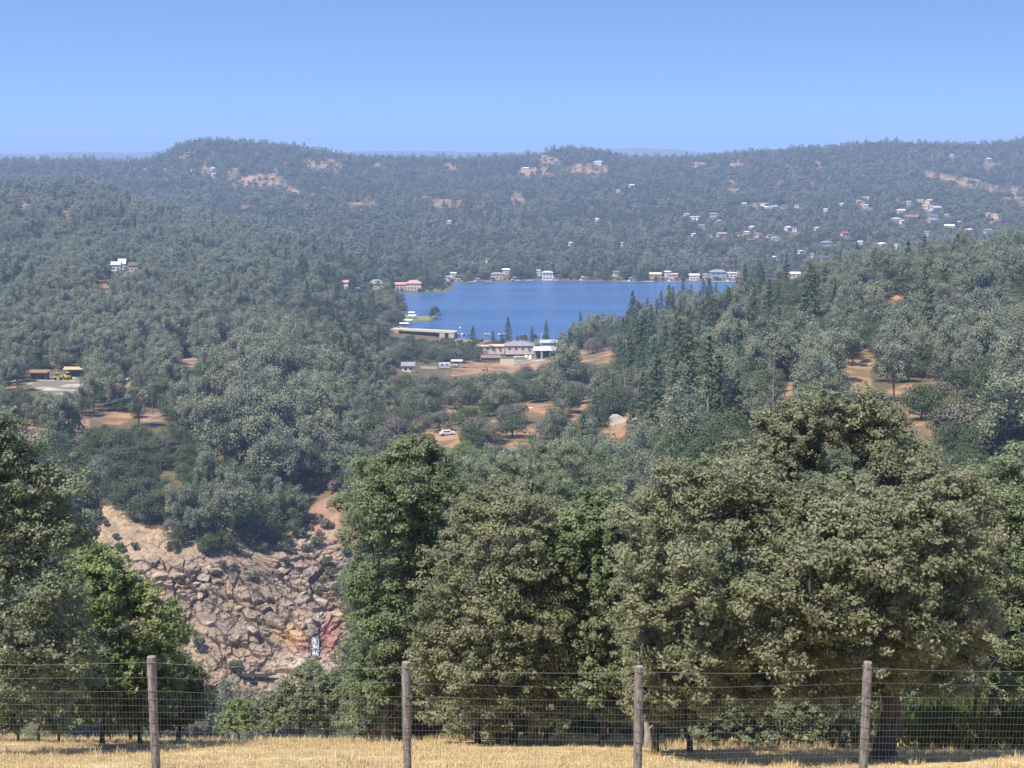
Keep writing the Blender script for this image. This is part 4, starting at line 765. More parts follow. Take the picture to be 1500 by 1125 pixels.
# ---- houses scattered over the far hillside
HILL = [(1268,293,14,'flat',WHITE,RWHITE,'long white flat roofed house high on the hillside'),(1258,299,7,'gable',CREAM,RTAN,'small cream house just below the high white flat roof'),(1268,305,8,'gable',WHITE,RWHITE,'white house downhill of the high white flat roof'),(1274,310,6,'gable',WHITE,RGREY,'small grey roofed house lowest below the high white flat roof'),(1234,303,7,'gable',WHITE,RWHITE,'lone white cottage left of the high white flat roof'),(1210,311,6,'gable',WHITE,RWHITE,'tiny white house on the open oak slope'),
 (1320,296,14,'hip',GREYW,RDARK,'dark roofed grey house left of the pale upper row'),(1331,300,6,'gable',WHITE,RWHITE,'white gable between dark roof and pale upper row'),(1347,297,13,'flat',WHITE,RWHITE,'white flat roof in the pale upper row of houses'),(1362,298,11,'gable',CREAM,RTAN,'tan roof at the end of the pale upper row'),(1356,306,9,'gable',CREAM,(.55,.42,.2),'yellowish house under the pale upper row'),(1371,309,18,'gable',WHITE,RBLUE,'long blue-grey roofed white house under the upper row'),(1320,313,13,'gable',WHITE,RWHITE,'tall white gabled house in the middle of the hillside'),(1313,326,16,'hip',BLUEW,RBLUE,'pale blue roofed house below the tall white gable'),(1321,328,6,'gable',WHITE,RWHITE,'small bright white house beside the pale blue roof'),(1337,323,22,'gable',BROWNW,RBROWN,'long brown house with white terrace on green lawn'),(1366,328,18,'hip',PINKW,RGREY,'pinkish house with grey hip roof right of the brown house'),(1367,321,12,'gable',GREYW,RGREY,'grey gabled house behind the pinkish house'),
 (1391,336,17,'gable',WHITE,RWHITE,'long white roofed house right of the pinkish house'),(1405,330,8,'hip',BLUEW,RBLUE,'pale blue house above the long white roof'),(1357,346,10,'gable',WHITE,RGREY,'grey-white house just above the ridge conifers'),(1420,342,12,'gable',WHITE,RWHITE,'white gable first of the eastern pair'),(1447,343,14,'gable',WHITE,RGREY,'grey roofed white house of the eastern pair'),(1387,319,7,'gable',WHITE,RTAN,'tiny pale house near the tan soil patch'),(1447,318,7,'gable',CREAM,RTAN,'tan cottage on the eastern slope'),(1460,320,6,'gable',WHITE,RTAN,'pale cottage beside the tan eastern cottage'),
 (1237,347,13,'gable',WHITE,RRED,'house with bright red roof among grey-green oaks'),(1211,361,20,'hip',BLUEW,RGREY,'wide grey-blue roofed house below the red roof'),(1260,361,8,'gable',WHITE,RWHITE,'bright white gable behind the ridge conifer'),(1292,363,13,'hip',CREAM,(.62,.53,.38),'beige hip roofed house just over the ridge trees'),(1312,365,6,'gable',WHITE,RWHITE,'small white house right of the beige hip roof'),(1208,384,20,'hip',GREYW,RDARK,'large dark grey house low on the slope'),
 (1090,302,8,'gable',WHITE,RWHITE,'white house left end of the upper white trio'),(1105,303,7,'gable',WHITE,RGREY,'grey roofed white house in the upper trio'),(1121,303,12,'flat',WHITE,RWHITE,'white flat roof in the upper trio'),(1124,308,7,'gable',WHITE,RWHITE,'white house just under the upper trio'),(1134,307,12,'gable',WHITE,RBLUE,'long pale roof right of the upper trio'),(1148,307,8,'gable',GREYW,RGREY,'grey house farther right of the upper trio'),(1167,305,8,'gable',WHITE,RGREY,'lone grey-white house between the two hillside groups'),
 (1006,319,8,'gable',WHITE,RBLUE,'pale blue gable on the western slope'),(1018,323,17,'flat',WHITE,RWHITE,'long white flat roof on the western slope'),(1053,328,8,'gable',WHITE,RTAN,'white house with tan roof beside bare soil'),(1045,318,14,'gable',WHITE,RGREY,'long pale roof above the tan roofed house'),(1028,335,11,'gable',GREYW,RGREY,'grey house below the long white flat roof'),(1016,348,6,'gable',WHITE,RWHITE,'small white cottage at the western edge'),(1040,349,13,'gable',GREYW,RDARK,'dark low roof left of the pink and white house'),(1057,348,15,'gable',PINKW,RPINK,'pink and white house in the lower row'),(1079,346,9,'gable',PINKW,RBROWN,'brown roofed pinkish house in the lower row'),(1094,345,11,'hip',CREAM,(.6,.5,.26),'yellow-tan house in the lower row'),(1102,338,9,'gable',WHITE,RWHITE,'tall white house behind the yellow-tan house'),(1111,349,12,'gable',PINKW,RBROWN,'rose walled house right of the yellow-tan house'),(1127,351,8,'gable',WHITE,RGREY,'grey-white house in the lower row'),(1135,354,12,'flat',WHITE,RWHITE,'bright white flat roof ending the lower row'),(1100,357,10,'gable',BROWNW,RBROWN,'brown cabin under the yellow-tan house'),
 (1154,338,9,'gable',WHITE,RWHITE,'white house second row above the lower row'),(1165,340,7,'gable',WHITE,RGREY,'grey roofed neighbour of the second row white house'),(1196,339,7,'gable',WHITE,RWHITE,'white cottage left of the red roof'),(1075,366,6,'gable',WHITE,RGREY,'small grey-white house alone over the shore oaks'),(1136,382,9,'gable',WHITE,RWHITE,'white cottage low above the dark boathouse'),(1172,373,6,'gable',WHITE,RWHITE,'tiny white house below the oak slope'),(1190,377,6,'gable',WHITE,RGREY,'tiny grey-white house nearest the ridge'),
 (837,361,8,'gable',WHITE,RWHITE,'lone white house on the wooded slope behind the lake'),(912,361,6,'gable',WHITE,RWHITE,'tiny white house right of the lone white house'),(906,283,7,'gable',CREAM,RTAN,'cream house high above the lake woods'),(925,275,8,'gable',WHITE,RWHITE,'white house higher above the cream house'),(877,241,14,'gable',WHITE,RBLUE,'long pale roofed house on the tan knoll'),(798,232,8,'gable',CREAM,RTAN,'tan house under the round knoll'),(770,250,10,'gable',WHITE,RWHITE,'white roofed house among tan patches'),(312,250,8,'gable',WHITE,RWHITE,'white roofed house on the flank of the peak'),(313,259,5,'gable',WHITE,RWHITE,'tiny white shed under the peak house'),(280,252,5,'gable',WHITE,RGREY,'tiny grey shed left of the peak house'),(213,252,9,'gable',WHITE,RGREY,'pale house on the low western ridge'),(404,252,5,'gable',BLUEW,RBLUE,'tiny blue roof above the big tan patch'),(658,329,7,'gable',WHITE,RWHITE,'white house in the woods over the pink roofed house'),(715,386,8,'gable',WHITE,RGREY,'grey-white house in the woods over the far shore'),(875,325,6,'gable',WHITE,RWHITE,'tiny white house in the central woods'),(1448,236,8,'gable',WHITE,RWHITE,'white house on the tan spot of the eastern ridge'),(1394,230,5,'gable',WHITE,RWHITE,'tiny white house at the foot of the eastern ridge')]
for i, (px, py, wp, rf, wc, rc_, lb) in enumerate(HILL):
    house(lb, px, py, wp * .78, rf, tuple(c * .9 for c in wc), tuple(c * .92 for c in rc_), 3.8, None, .6, rz=(-.6, .5, .1, -.25, .8)[i % 5], nwin=1 if wp < 10 else 2, name='hillside_house', group='houses on the far hillside', door=False)
# ---- left: pale blue roofs, gravel pad with sheds and machines, small things in the clearings
house('pale blue-white roofed house deep in the left wooded hillside', 170, 397, 14, 'gable', WHITE, RBLUE, 4, 2.5, .6, nwin=2, name='hillside_house'); house('white steep roofed house beside the pale blue roof', 179, 395, 10, 'gable', WHITE, RWHITE, 4, 3.5, .6, nwin=1, name='hillside_house'); house('dark gabled house right of the white steep roof', 196, 398, 13, 'gable', TANW, RDARK, 4, 2.5, .6, nwin=2, name='hillside_house')
open_shed('open shed with rust orange roof behind the gravel pad', 55, 556, 29, (.27,.14,.07), 2.8, .5, 'shed', .5, post=BROWNW); open_shed('open shed with tan roof and dark bays above the gravel pad', 108, 552, 25, (.45,.33,.19), 3.0, .6, 'gable', 1.0, post=BROWNW)
def loader(label, px, py, rz):
    p = hit(px, py, 200); t = thing('loader', label, 'loader', p, rz); Y_ = (.50,.38,.10)
    part('chassis', MB().box((0, 0, 1.0), (3.4, 1.5, .9)), pm(Y_, .5), t); part('cab', MB().box((-.3, 0, 2.2), (1.3, 1.3, 1.48)), pm(Y_, .5), t); part('cab_glass', MB().box((-.3, 0, 2.35), (1.34, 1.34, .8)), M_GLASS, t)
    part('arm', MB().tube([(.8, 0, 1.5), (2.0, 0, 2.0), (2.7, 0, .8)], .16, 6), pm(Y_, .5), t); part('bucket', MB().add([(2.5,-1,.2),(3.4,-1,.1),(2.6,-1,1.1),(2.5,1,.2),(3.4,1,.1),(2.6,1,1.1)], [(0,1,4,3),(1,2,5,4),(2,0,3,5)]), pm((.3,.25,.1)), t)
    for sx in (-1.1, 1.1):
        for sy in (-1, 1): part('wheel', MB().tube([(sx, sy*.6, .62), (sx, sy*1.0, .62)], .62, 14), M_RUBBER, t)
loader('yellow wheel loader at the back of the gravel pad', 85, 557, .3); loader('second yellow loader nearer the tan shed roof', 99, 556, 2.5)
p = hit(152, 556, 200); vehicle('white van parked right of the gravel pad', 'van', p, .2, WHITE, 5.6, name='parked_van'); p = hit(190, 557, 200); vehicle('white pickup standing among the oaks right of the pad', 'pickup', p, 1.2, WHITE, 5.4, True, 'pickup_truck')
p = hit(18, 553, 200); vehicle('white car half hidden left of the rust roofed shed', 'car', p, .3, WHITE)
RECTS += [(40, 540, 125, 565, hit(60, 562)[1])]
p = hit(655, 638, 200); vehicle('white car parked by the oak on orange dirt', 'car', p, .25, (.55,.58,.62)); RECTS.append((640, 630, 672, 640, p[1]))
def picnic(label, px, py, rz):
    p = hit(px, py, 200); t = thing('picnic_table', label, 'table', p, rz)
    part('tabletop', MB().box((0, 0, .76), (2.4, .9, .07)), pm(WHITE), t)
    for sy in (-.8, .8): part('bench', MB().box((0, sy, .45), (2.4, .32, .06)), pm(WHITE), t)
    for sx in (-.8, .8): part('leg', MB().box((sx, 0, .36), (.1, 1.5, .7)), pm(GREYW), t)
picnic('pale picnic table left in the open picnic clearing', 740, 598, .1); picnic('pale picnic table nearest the shading pine', 749, 599, .4); picnic('pale picnic table right under the clearing oaks', 776, 600, -.2)
p = hit(906, 622, 300)
for i, (dx, dy, s_, lb) in enumerate(((0, 2, 3.9, 'large pale boulder above the orange slide'), (4.4, .5, 2.4, 'smaller pale boulder against the large pale one'), (-3, -2.5, 1.7, 'low pale rock below the large boulder'))):
    q = np.array((p[0] + dx, p[1] + dy, 0)); q[2] = h1(q[0], q[1]) + s_ * .25; o = link('boulder', boulder_mesh(300 + i, plain('pale_boulder', (.40,.365,.32), .9, .2, .6, bump=.4)), None, q); o.scale = (s_, s_ * .9, s_ * .8); tag(o, lb, 'boulder')
RECTS.append((890, 598, 925, 628, p[1]))
# ---- power line across the woods
POLES = [(224,608,11,'pole above the pink road cut'),(302,590,10,'pole over the dark oaks right of the road cut'),(276,508,9,'double-armed pole in the left wood'),(343,506,8,'pole on the orange bank'),(466,502,9,'tall bare pole beside the tall conifers'),(570,540,10,'pole carrying the line toward the boats'),(318,592,10,'pole close to the road cut pines'),(12,622,11,'pole behind the leafy oak edge')]
PT = {}
for i, (px, py, h_, lb) in enumerate(POLES):
    p = hit(px, py, 200); t = thing('utility_pole', 'brown wooden power ' + lb, 'pole', p); part('pole', MB().tube([(0,0,-.8),(0,0,h_)], [.17,.12], 7), M_WOODP, t, True)
    for z in ((h_ - .5, h_ - 1.9) if i == 2 else (h_ - .5,)):
        a = part('crossarm', MB().box((0, -.16, z), (2.4, .12, .14)), M_WOODP, t)
        for sx in (-1.1, -.4, .4, 1.1): link('insulator', MB().tube([(sx, -.16, z + .06), (sx, -.16, z + .3)], .06, 6).build('insulator', pm(WHITE)), a)
    PT[i] = p + np.array((0, 0, h_ - .2)); bx_, by_ = proj(*p); RECTS.append((px - 2, proj(*PT[i])[1], px + 2, py - 8, p[1]))
def wire(label, a, b_, sag):
    s_ = np.linspace(0, 1, 25)[:, None]; pts = a * (1 - s_) + b_ * s_; pts[:, 2] -= (4 * sag * s_ * (1 - s_))[:, 0]
    tag(link('power_line', MB().tube(pts, .045, 4, cap=False).build('power_line', pm((.55,.55,.55), .4))), label, 'power line')
wl_ = P(255, 531, 640); wire('long sagging power line from the left wood to the line pole', wl_, PT[5], 7.5); wire('second strand of the long sagging power line, slightly lower', wl_ + (0, 2, -.5), PT[5] + (0, 1, -.4), 7.8)
wire('power line from the line pole toward the parked boats', PT[5], P(650, 532, PT[5][1] + 40), 1.2); wire('power line left of the pole above the road cut', P(150, 592, PT[0][1] - 40), PT[0], 1.0); wire('power line leaving the pole behind the leafy oak edge', PT[7], P(60, 598, PT[7][1] + 30), 1)
print('buildings', round(time.time() - T00, 1))
# ------------------------------------------------------------------ forest: where the trees stand
def keep_clear(X, Y, Z, H, W, strict=.93):
    """trees that would stand on, or hide, a clearing or a building are not planted"""
    r = np.random.default_rng(77); ok = np.ones(len(X), bool)
    bx, by = proj(X, Y, Z); tx, ty = proj(X, Y, Z + H); hw = W * .38 / Y * F; u = r.random(len(X))
    for poly, c, d0, d1, dm in CLR:
        x0 = min(p[0] for p in poly); x1 = max(p[0] for p in poly); y0 = min(p[1] for p in poly); y1 = max(p[1] for p in poly)
        cand = np.where(ok & (bx + hw > x0) & (bx - hw < x1) & (by > y0) & (ty < y1) & (Y < d1 * 1.02))[0]
        if not len(cand): continue
        bad = np.zeros(len(cand), int)
        for fx, fy in ((0, .0), (0, .3), (0, .6), (0, .92), (-.8, .35), (.8, .35), (-.7, .65), (.7, .65), (-.4, .88), (.4, .88)):
            qx = bx[cand] + fx * hw[cand]; qy = by[cand] * (1 - fy) + ty[cand] * fy
            bad += inpoly(qx, qy, poly) * (2 if fy == 0 else 1)
        ok[cand[(bad >= 1) & (u[cand] < np.where(bad >= 2, .98 if dm < 1000 else .8, .93 if dm < 1000 else .6))]] = False
    for x0, y0, x1, y1, d in RECTS:
        ok &= ~((bx + hw > x0) & (bx - hw < x1) & (by > y0) & (ty < y1 ) & (Y < d + 12) & (Y > 120))
    return ok
def jgrid(d0, d1, step, seed):
    r = np.random.default_rng(seed); xs = np.arange(-.47 * d1, .47 * d1, step); ys = np.arange(d0, d1, step)
    X, Y = np.meshgrid(xs, ys); X = X.ravel() + r.uniform(-.48, .48, X.size) * step; Y = Y.ravel() + r.uniform(-.48, .48, Y.size) * step
    m = np.abs(X) < .45 * Y; return X[m], Y[m]
KINDS = ['dark_oak', 'grey_oak', 'gray_pine', 'conifer', 'open_conifer', 'shrub', 'dead_tree', 'green_tree']
def blob(px, py, cx, cy_, rx, ry): return np.exp(-((px - cx) / rx) ** 2 - ((py - cy_) / ry) ** 2)
def plant(d0, d1, step, seed):
    r = np.random.default_rng(seed); X, Y = jgrid(d0, d1, step, seed + 1); Z = height(X, Y); px, py = proj(X, Y, Z)
    n_ = len(X); far = smooth((Y - 1250) / 300); cl = fbm(X / 45, Y / 45, 151); cl2 = fbm(X / 90 + 9, Y / 90, 157)
    lf = smooth((520 - px) / 160); rt = smooth((px - 820) / 120) * (1 - far)
    W_ = np.zeros((n_, len(KINDS)))
    W_[:, 0] = .42 + .5 * smooth((cl2 - .45) * 5); W_[:, 1] = .26
    W_[:, 2] = (.12 + .75 * lf * (1 - far) + .3 * rt * smooth((px - 1150) / 150) + .05 * far) * (.35 + 1.4 * smooth((cl - .42) * 6))
    W_[:, 3] = (.04 + .025 * far) * (.3 + 2 * smooth((cl2 - .48) * 8)) + .09 * blob(px, py, 1020, 470, 130, 70) + .14 * blob(px, py, 960, 560, 90, 60) + .3 * blob(px, py, 1300, 395, 120, 22) + .5 * blob(px, py, 515, 520, 40, 50) + .35 * blob(px, py, 420, 425, 90, 25) + .22 * far * blob(px, py, 1400, 235, 220, 40) + .6 * blob(px, py, 880, 330, 110, 12)
    W_[:, 4] = .22 * blob(px, py, 960, 560, 90, 70) + .3 * blob(px, py, 510, 520, 40, 60)
    W_[:, 5] = .10 * (1 - far); W_[:, 6] = .03 * (1 - far) + .05 * blob(px, py, 960, 540, 80, 60); W_[:, 7] = .006 * (1 - far) + .12 * blob(px, py, 470, 415, 60, 14)
    grove = blob(px, py, 405, 640, 85, 95); W_[:, 2] += 1.6 * grove
    thick = blob(px, py, 200, 690, 120, 70); W_[:, 0] += 2.5 * thick; W_[:, 2] *= 1 - .9 * thick
    W_ /= W_.sum(1, keepdims=True); k = (r.random(n_)[:, None] > np.cumsum(W_, 1)).sum(1).clip(0, len(KINDS) - 1)
    H = np.select([k <= 1, k == 2, k == 3, k == 4, k == 5, k == 6], [r.normal(7.5, 1.9, n_).clip(4, 12.5), r.normal(13, 2.6, n_).clip(7, 20), r.normal(13.5, 3.8, n_).clip(8, 25), r.normal(15, 3.5, n_).clip(9, 25), r.normal(2.6, .6, n_).clip(1.4, 4), r.normal(12, 3, n_).clip(7, 17)], r.normal(8, 1.2, n_))
    H = np.where(thick > .4, H * .78, H); H = np.where((k == 2) & (grove > .3), H * 1.35, H)
    H = np.where((k == 3) & (Y > 1400), H * .72, H)
    ok = np.ones(n_, bool)
    inl = np.zeros(n_, bool); m = (Y > 780) & (Y < 1400); inl[m] = inpoly(X[m], Y[m], LAKE_POLY) | (polydist(X[m], Y[m], LAKE_POLY) < 2.5); ok &= ~inl
    ok &= ~(rock_mask(X, Y, Z)) | ((py < 815) & (r.random(n_) < .1) & (px > 240)) 
    tpy_ = proj(X, Y, Z + H)[1]; ok &= ~((tpy_ < 497) & (px > 578) & (px < 838) & (Y > 745) & (Y < 900))
    ok &= r.random(n_) < np.where(Y < 1300, .97, .93) - .25 * smooth((fbm(X / 25, Y / 25, 171) - .55) * 8)
    return X[ok], Y[ok], Z[ok], H[ok], k[ok]
a1 = plant(296, 700, 5.4, 301); a2 = plant(700, 1300, 7.0, 302); a3 = plant(1300, 3150, 9.6, 303)
FX, FY, FZ, FH, FK = [np.concatenate(q) for q in zip(a1, a2, a3)]
FW = np.where(FK <= 1, FH * 1.0, np.where(FK == 2, FH * .46, np.where(FK == 5, FH * 1.15, np.where(FK == 7, FH * .8, FH * .32))))
ok = keep_clear(FX, FY, FZ, FH, FW)
FX, FY, FZ, FH, FK, FW = [q[ok] for q in (FX, FY, FZ, FH, FK, FW)]
# trees the photograph shows one by one: (kind, column, row of the base, height in metres)
SINGLE = [('conifer',744,508,17),('conifer',722,511,10),('conifer',693,522,14),('conifer',779,507,11),('conifer',758,508,7),('conifer',735,509,8),('conifer',800,500,12),('conifer',850,487,13),('conifer',862,486,11),('conifer',840,490,8),
 ('conifer',925,466,13),('conifer',948,462,12),('conifer',968,458,16),('conifer',985,455,17),('conifer',1000,452,20),('conifer',1012,450,17),('conifer',1030,448,20),('conifer',1048,447,16),('conifer',1090,446,18),('conifer',1115,440,15),
 ('conifer',1237,408,20),('conifer',1268,406,19),('conifer',1297,404,13),('conifer',1320,404,20),('conifer',1335,404,20),('conifer',1350,402,16),('conifer',1366,402,17),('conifer',1387,400,21),('conifer',1400,400,16),('conifer',1080,452,14),('conifer',1150,430,15),('conifer',1195,420,14),
 ('conifer',500,560,20),('open_conifer',515,562,18),('conifer',530,545,14),('conifer',490,540,15),('bare_pine',1036,660,25),('open_conifer',1052,650,19),('conifer',940,640,20),('conifer',960,630,24),('conifer',955,680,18),('conifer',925,660,15),('conifer',990,640,20),('open_conifer',1010,640,18),('conifer',870,640,13),
 ('conifer',575,432,16),('conifer',1165,540,16),('open_conifer',605,530,15),('dead_tree',660,585,13),('dead_tree',976,645,16),('dead_tree',1003,560,15),('dead_tree',965,530,13),('dead_tree',370,690,10),('dead_tree',916,600,16),
 ('gray_pine',270,792,10),('gray_pine',290,800,13),('gray_pine',330,700,21),('gray_pine',310,690,22),('gray_pine',410,690,24),('gray_pine',395,670,19),('gray_pine',440,650,17),('gray_pine',345,640,17),('gray_pine',470,700,18),('gray_pine',480,720,14),('gray_pine',722,605,16),('gray_pine',1470,690,17),('gray_pine',1395,540,17),('gray_pine',1182,620,15),
 ('gray_pine',430,770,10),('gray_pine',90,650,14),('green_tree',680,690,9),('green_tree',700,700,8),('green_tree',385,437,8),('green_tree',553,425,8),('green_tree',543,425,7),('green_tree',503,392,8),('green_tree',566,424,9),('green_tree',1415,405,6),('green_tree',550,610,6),('dark_oak',637.5,468.2,8.5),
 ('grey_oak',770,570,8),('grey_oak',750,600,8),('grey_oak',800,575,9),('grey_oak',666,600,8),('dark_oak',690,632,8.5),('grey_oak',645,632,7),('grey_oak',760,620,8),('grey_oak',740,622,7),('dark_oak',820,545,9),('dark_oak',700,530,8),('dark_oak',665,525,9),('dark_oak',640,530,8),('dark_oak',680,527,8),('grey_oak',770,560,9),('grey_oak',800,556,8),
 ('grey_oak',612,640,6),('grey_oak',628,628,6),('dark_oak',675,622,7),('dark_oak',715,610,7.5),('grey_oak',724,600,6),('dark_oak',690,655,8),('grey_oak',722,650,7),('grey_oak',812,628,7.5),('grey_oak',826,612,7),('gray_pine',815,655,12),('dark_oak',1390,650,9),('grey_oak',1375,600,7),('dark_oak',1355,606,7),('dark_oak',1420,580,8),('shrub',1337,592,2.2),('grey_oak',1410,650,9),('dark_oak',1460,600,7),('dark_oak',1300,560,8),
 ('shrub',200,764,2.2),('shrub',170,790,1.8),('shrub',198,803,2.1),('shrub',175,806,2.6),('shrub',155,770,2.0),('shrub',125,770,4),('shrub',325,833,2.2),('shrub',343,836,2.4),('shrub',372,850,2.8),('shrub',253,808,3.8),('shrub',300,812,3.5),('shrub',350,812,3.2),('shrub',385,812,3.4),('shrub',415,812,3.2),('shrub',440,790,3.6),('shrub',330,800,4),('shrub',365,800,4.5),('shrub',400,795,4.5),('shrub',420,830,2.2),('shrub',290,950,3.6),('shrub',345,985,3.2),('shrub',120,750,4),('brown_shrub',445,735,3.6),('brown_shrub',470,745,4),('brown_shrub',480,770,3.6),('brown_shrub',462,705,3.6),('brown_shrub',490,720,4),('shrub',470,870,3.4),('shrub',485,850,3.4),('shrub',495,870,3.2),('dark_oak',262,800,5),('dark_oak',305,808,6),('dark_oak',325,806,5.5),('grey_oak',385,790,6),('dark_oak',410,796,5.5),('dark_oak',432,786,5.5),('grey_oak',365,792,6),('shrub',450,810,3),('shrub',465,800,3.4),('shrub',480,830,3),('brown_shrub',455,770,3.4),('brown_shrub',470,790,3),('shrub',430,815,2.2),('shrub',470,850,2.6),('gray_pine',440,762,11),('gray_pine',400,775,10)]
ind = []       # individuals: kind, x, y, z, height
for kd, px, py, h_ in SINGLE:
    if px == 637.5: q_ = onlake(px, py); ind.append((kd, q_[0], q_[1], LAKE + .8, h_)); continue
    if 90 < px < 505 and 735 < py < 1040 and py > 740: p = rock_at(px, py)
    else: p = hit(px, py, 120)
    ind.append((kd, p[0], p[1], p[2], h_))
# ---- which of the planted trees show largest: a painter's pass from near to far
order = np.argsort(FY)
bx, by = proj(FX, FY, FZ); tx, ty = proj(FX, FY, FZ + FH); hw = FW * .45 / FY * F
vis = np.zeros(len(FX)); buf = np.zeros((563, 750), bool)
FGPOLY = [[(-20,560),(40,640),(100,700),(115,800),(240,880),(260,960),(310,1075),(-20,1075)], [(500,700),(560,650),(620,645),(680,700),(900,740),(960,700),(1010,660),(1110,630),(1160,580),(1290,575),(1350,640),(1500,670),(1500,1125),(480,1125),(520,900)]]
gx, gy = np.meshgrid(np.arange(750) * 2 + 1, np.arange(563) * 2 + 1)
for pg in FGPOLY: buf |= inpoly(gx, gy, pg)
for i in order:
    if FK[i] == 5 and FY[i] > 900: continue
    x0, x1, y0, y1 = int((bx[i] - hw[i]) / 2), int((bx[i] + hw[i]) / 2) + 1, int(ty[i] / 2), int((by[i] * .85 + ty[i] * .15) / 2) + 1
    x0, y0 = max(x0, 0), max(y0, 0); 
    if x1 <= x0 or y1 <= y0 or x0 >= 750 or y0 >= 563: continue
    s_ = buf[y0:y1, x0:x1]; vis[i] = s_.size - s_.sum(); s_[:] = True
FAMILY = {'dark_oak': 'oak_tree', 'grey_oak': 'oak_tree', 'gray_pine': 'gray_pine_tree', 'conifer': 'conifer_tree', 'open_conifer': 'conifer_tree', 'bare_pine': 'conifer_tree', 'shrub': 'shrub', 'brown_shrub': 'shrub', 'dead_tree': 'dead_tree', 'green_tree': 'broadleaf_tree'}
cnt = {}
for kd, *_ in ind: cnt[FAMILY[kd]] = cnt.get(FAMILY[kd], 0) + 1
LIMIT = {'oak_tree': 285, 'gray_pine_tree': 290, 'conifer_tree': 290, 'shrub': 120, 'dead_tree': 60, 'broadleaf_tree': 60}
taken = np.zeros(len(FX), bool)
for i in np.argsort(-vis):
    if vis[i] < 12: break
    fam = FAMILY[KINDS[FK[i]]]
    if cnt.get(fam, 0) >= LIMIT[fam]: continue
    cnt[fam] = cnt.get(fam, 0) + 1; taken[i] = True
    ind.append((KINDS[FK[i]], FX[i], FY[i], FZ[i], FH[i]))
# ---- individuals as objects
LAND = [(60,562,'the pale gravel pad'),(140,622,'the pink road cut'),(150,422,'the orange bank'),(180,393,'the pale blue roofs'),(283,456,'the small orange scar'),(320,525,'the pink soil bank'),(335,502,'the power pole bank'),(225,690,'the dense dark thicket'),(180,775,'the dry rocky slope'),(290,800,'the lone pines on the rocks'),
 (380,740,'the shady thicket above the rocks'),(463,720,'the rust brown bushes'),(460,940,'the waterfall'),(510,530,'the tall dark conifers'),(420,420,'the green lakeside grove'),(550,418,'the grey hipped house'),(598,420,'the pink roofed house'),(590,470,'the white boat docks'),(636,460,'the spit with one tree'),(620,494,'the concrete dam'),(600,538,'the grey gabled cottage'),(650,536,'the parked boats'),(715,520,'the tan flat roof'),(760,518,'the grey roofed lodge'),(800,516,'the open white carport'),
 (875,522,'the pale dirt yard'),(905,630,'the pale boulder'),(655,632,'the white car'),(745,600,'the picnic clearing'),(700,590,'the dry grass gap'),(985,580,'the tan gap'),(1035,570,'the tall bare-trunked pine'),(1000,430,'the conifer point'),(930,480,'the grey oak knoll'),(1055,478,'the small orange gap'),(1130,450,'the green ridge'),(1155,580,'the orange cut bank'),(1265,545,'the tan dirt track'),(1350,580,'the orange clearing'),(1305,434,'the orange notch'),(1330,375,'the ridge conifers'),(1237,345,'the red roofed house'),(1450,360,'the green dome of the ridge'),(1450,470,'the grey pine hillside'),
 (1190,500,'the oak slope'),(1100,540,'the mixed wood'),(820,408,'the far shore houses'),(60,420,'the wooded shoulder'),(240,480,'the grey pine stand'),(60,500,'the brown trees'),(420,500,'the wooded flat'),(400,600,'the grey pine grove'),(560,570,'the dark oak belt'),(850,570,'the creekside wood'),(100,330,'the left hill'),(350,360,'the hill flank'),(1300,480,'the upper oak slope'),(300,620,'the wooded terrace')]
LXY = np.array([(a, b_) for a, b_, _ in LAND], float)
DESC = {'bare_pine': ('towering pine with long bare pale trunk', 'pine'), 'dark_oak': ('dark green oak', 'oak'), 'grey_oak': ('grey-green oak', 'oak'), 'gray_pine': ('wispy grey-green pine', 'pine'), 'conifer': ('pointed dark conifer', 'conifer'), 'open_conifer': ('ragged sparse conifer', 'conifer'), 'shrub': ('low green shrub', 'shrub'), 'brown_shrub': ('rust brown bush', 'shrub'), 'dead_tree': ('bare grey dead tree', 'dead tree'), 'green_tree': ('fresh lime green tree', 'tree')}
SIZES = {'bare_pine': (1, 99), 'dark_oak': (6.2, 9), 'grey_oak': (6.2, 9), 'gray_pine': (11, 16), 'conifer': (12, 18), 'open_conifer': (13, 20), 'shrub': (2.2, 3.2), 'brown_shrub': (1, 9), 'dead_tree': (9, 14), 'green_tree': (6.5, 9)}
rows = []
for kd, x, y, z, h_ in ind:
    qx, qy = proj(x, y, z + h_ * .6); dv = LXY - (qx, qy); j = int(np.argmin((dv[:, 0]) ** 2 + (dv[:, 1] * 1.5) ** 2)); dx, dy = -dv[j] 
    if abs(dx) < 12 and abs(dy) < 9: rel = 'close to'
    elif abs(dx) > abs(dy) * 1.4: rel = 'left of' if dx < 0 else 'right of'
    elif abs(dy) > abs(dx) * 1.4: rel = 'behind' if dy < 0 else 'in front of'
    else: rel = ('up left of' if dx < 0 else 'up right of') if dy < 0 else ('down left of' if dx < 0 else 'down right of')
    s0, s1 = SIZES[kd]; sz = 'small ' if h_ < s0 else ('tall ' if h_ > s1 else '')
    rows.append([kd, x, y, z, h_, sz + DESC[kd][0], rel, LAND[j][2], qx, qy])
byl = {}
for i, q in enumerate(rows): byl.setdefault((q[5], q[6], q[7]), []).append(i)
ORD = ['first', 'second', 'third', 'fourth', 'fifth', 'sixth', 'seventh', 'eighth', 'ninth', 'tenth', 'eleventh', 'twelfth', 'thirteenth', 'fourteenth', 'fifteenth', 'sixteenth']
LABEL = [None] * len(rows)
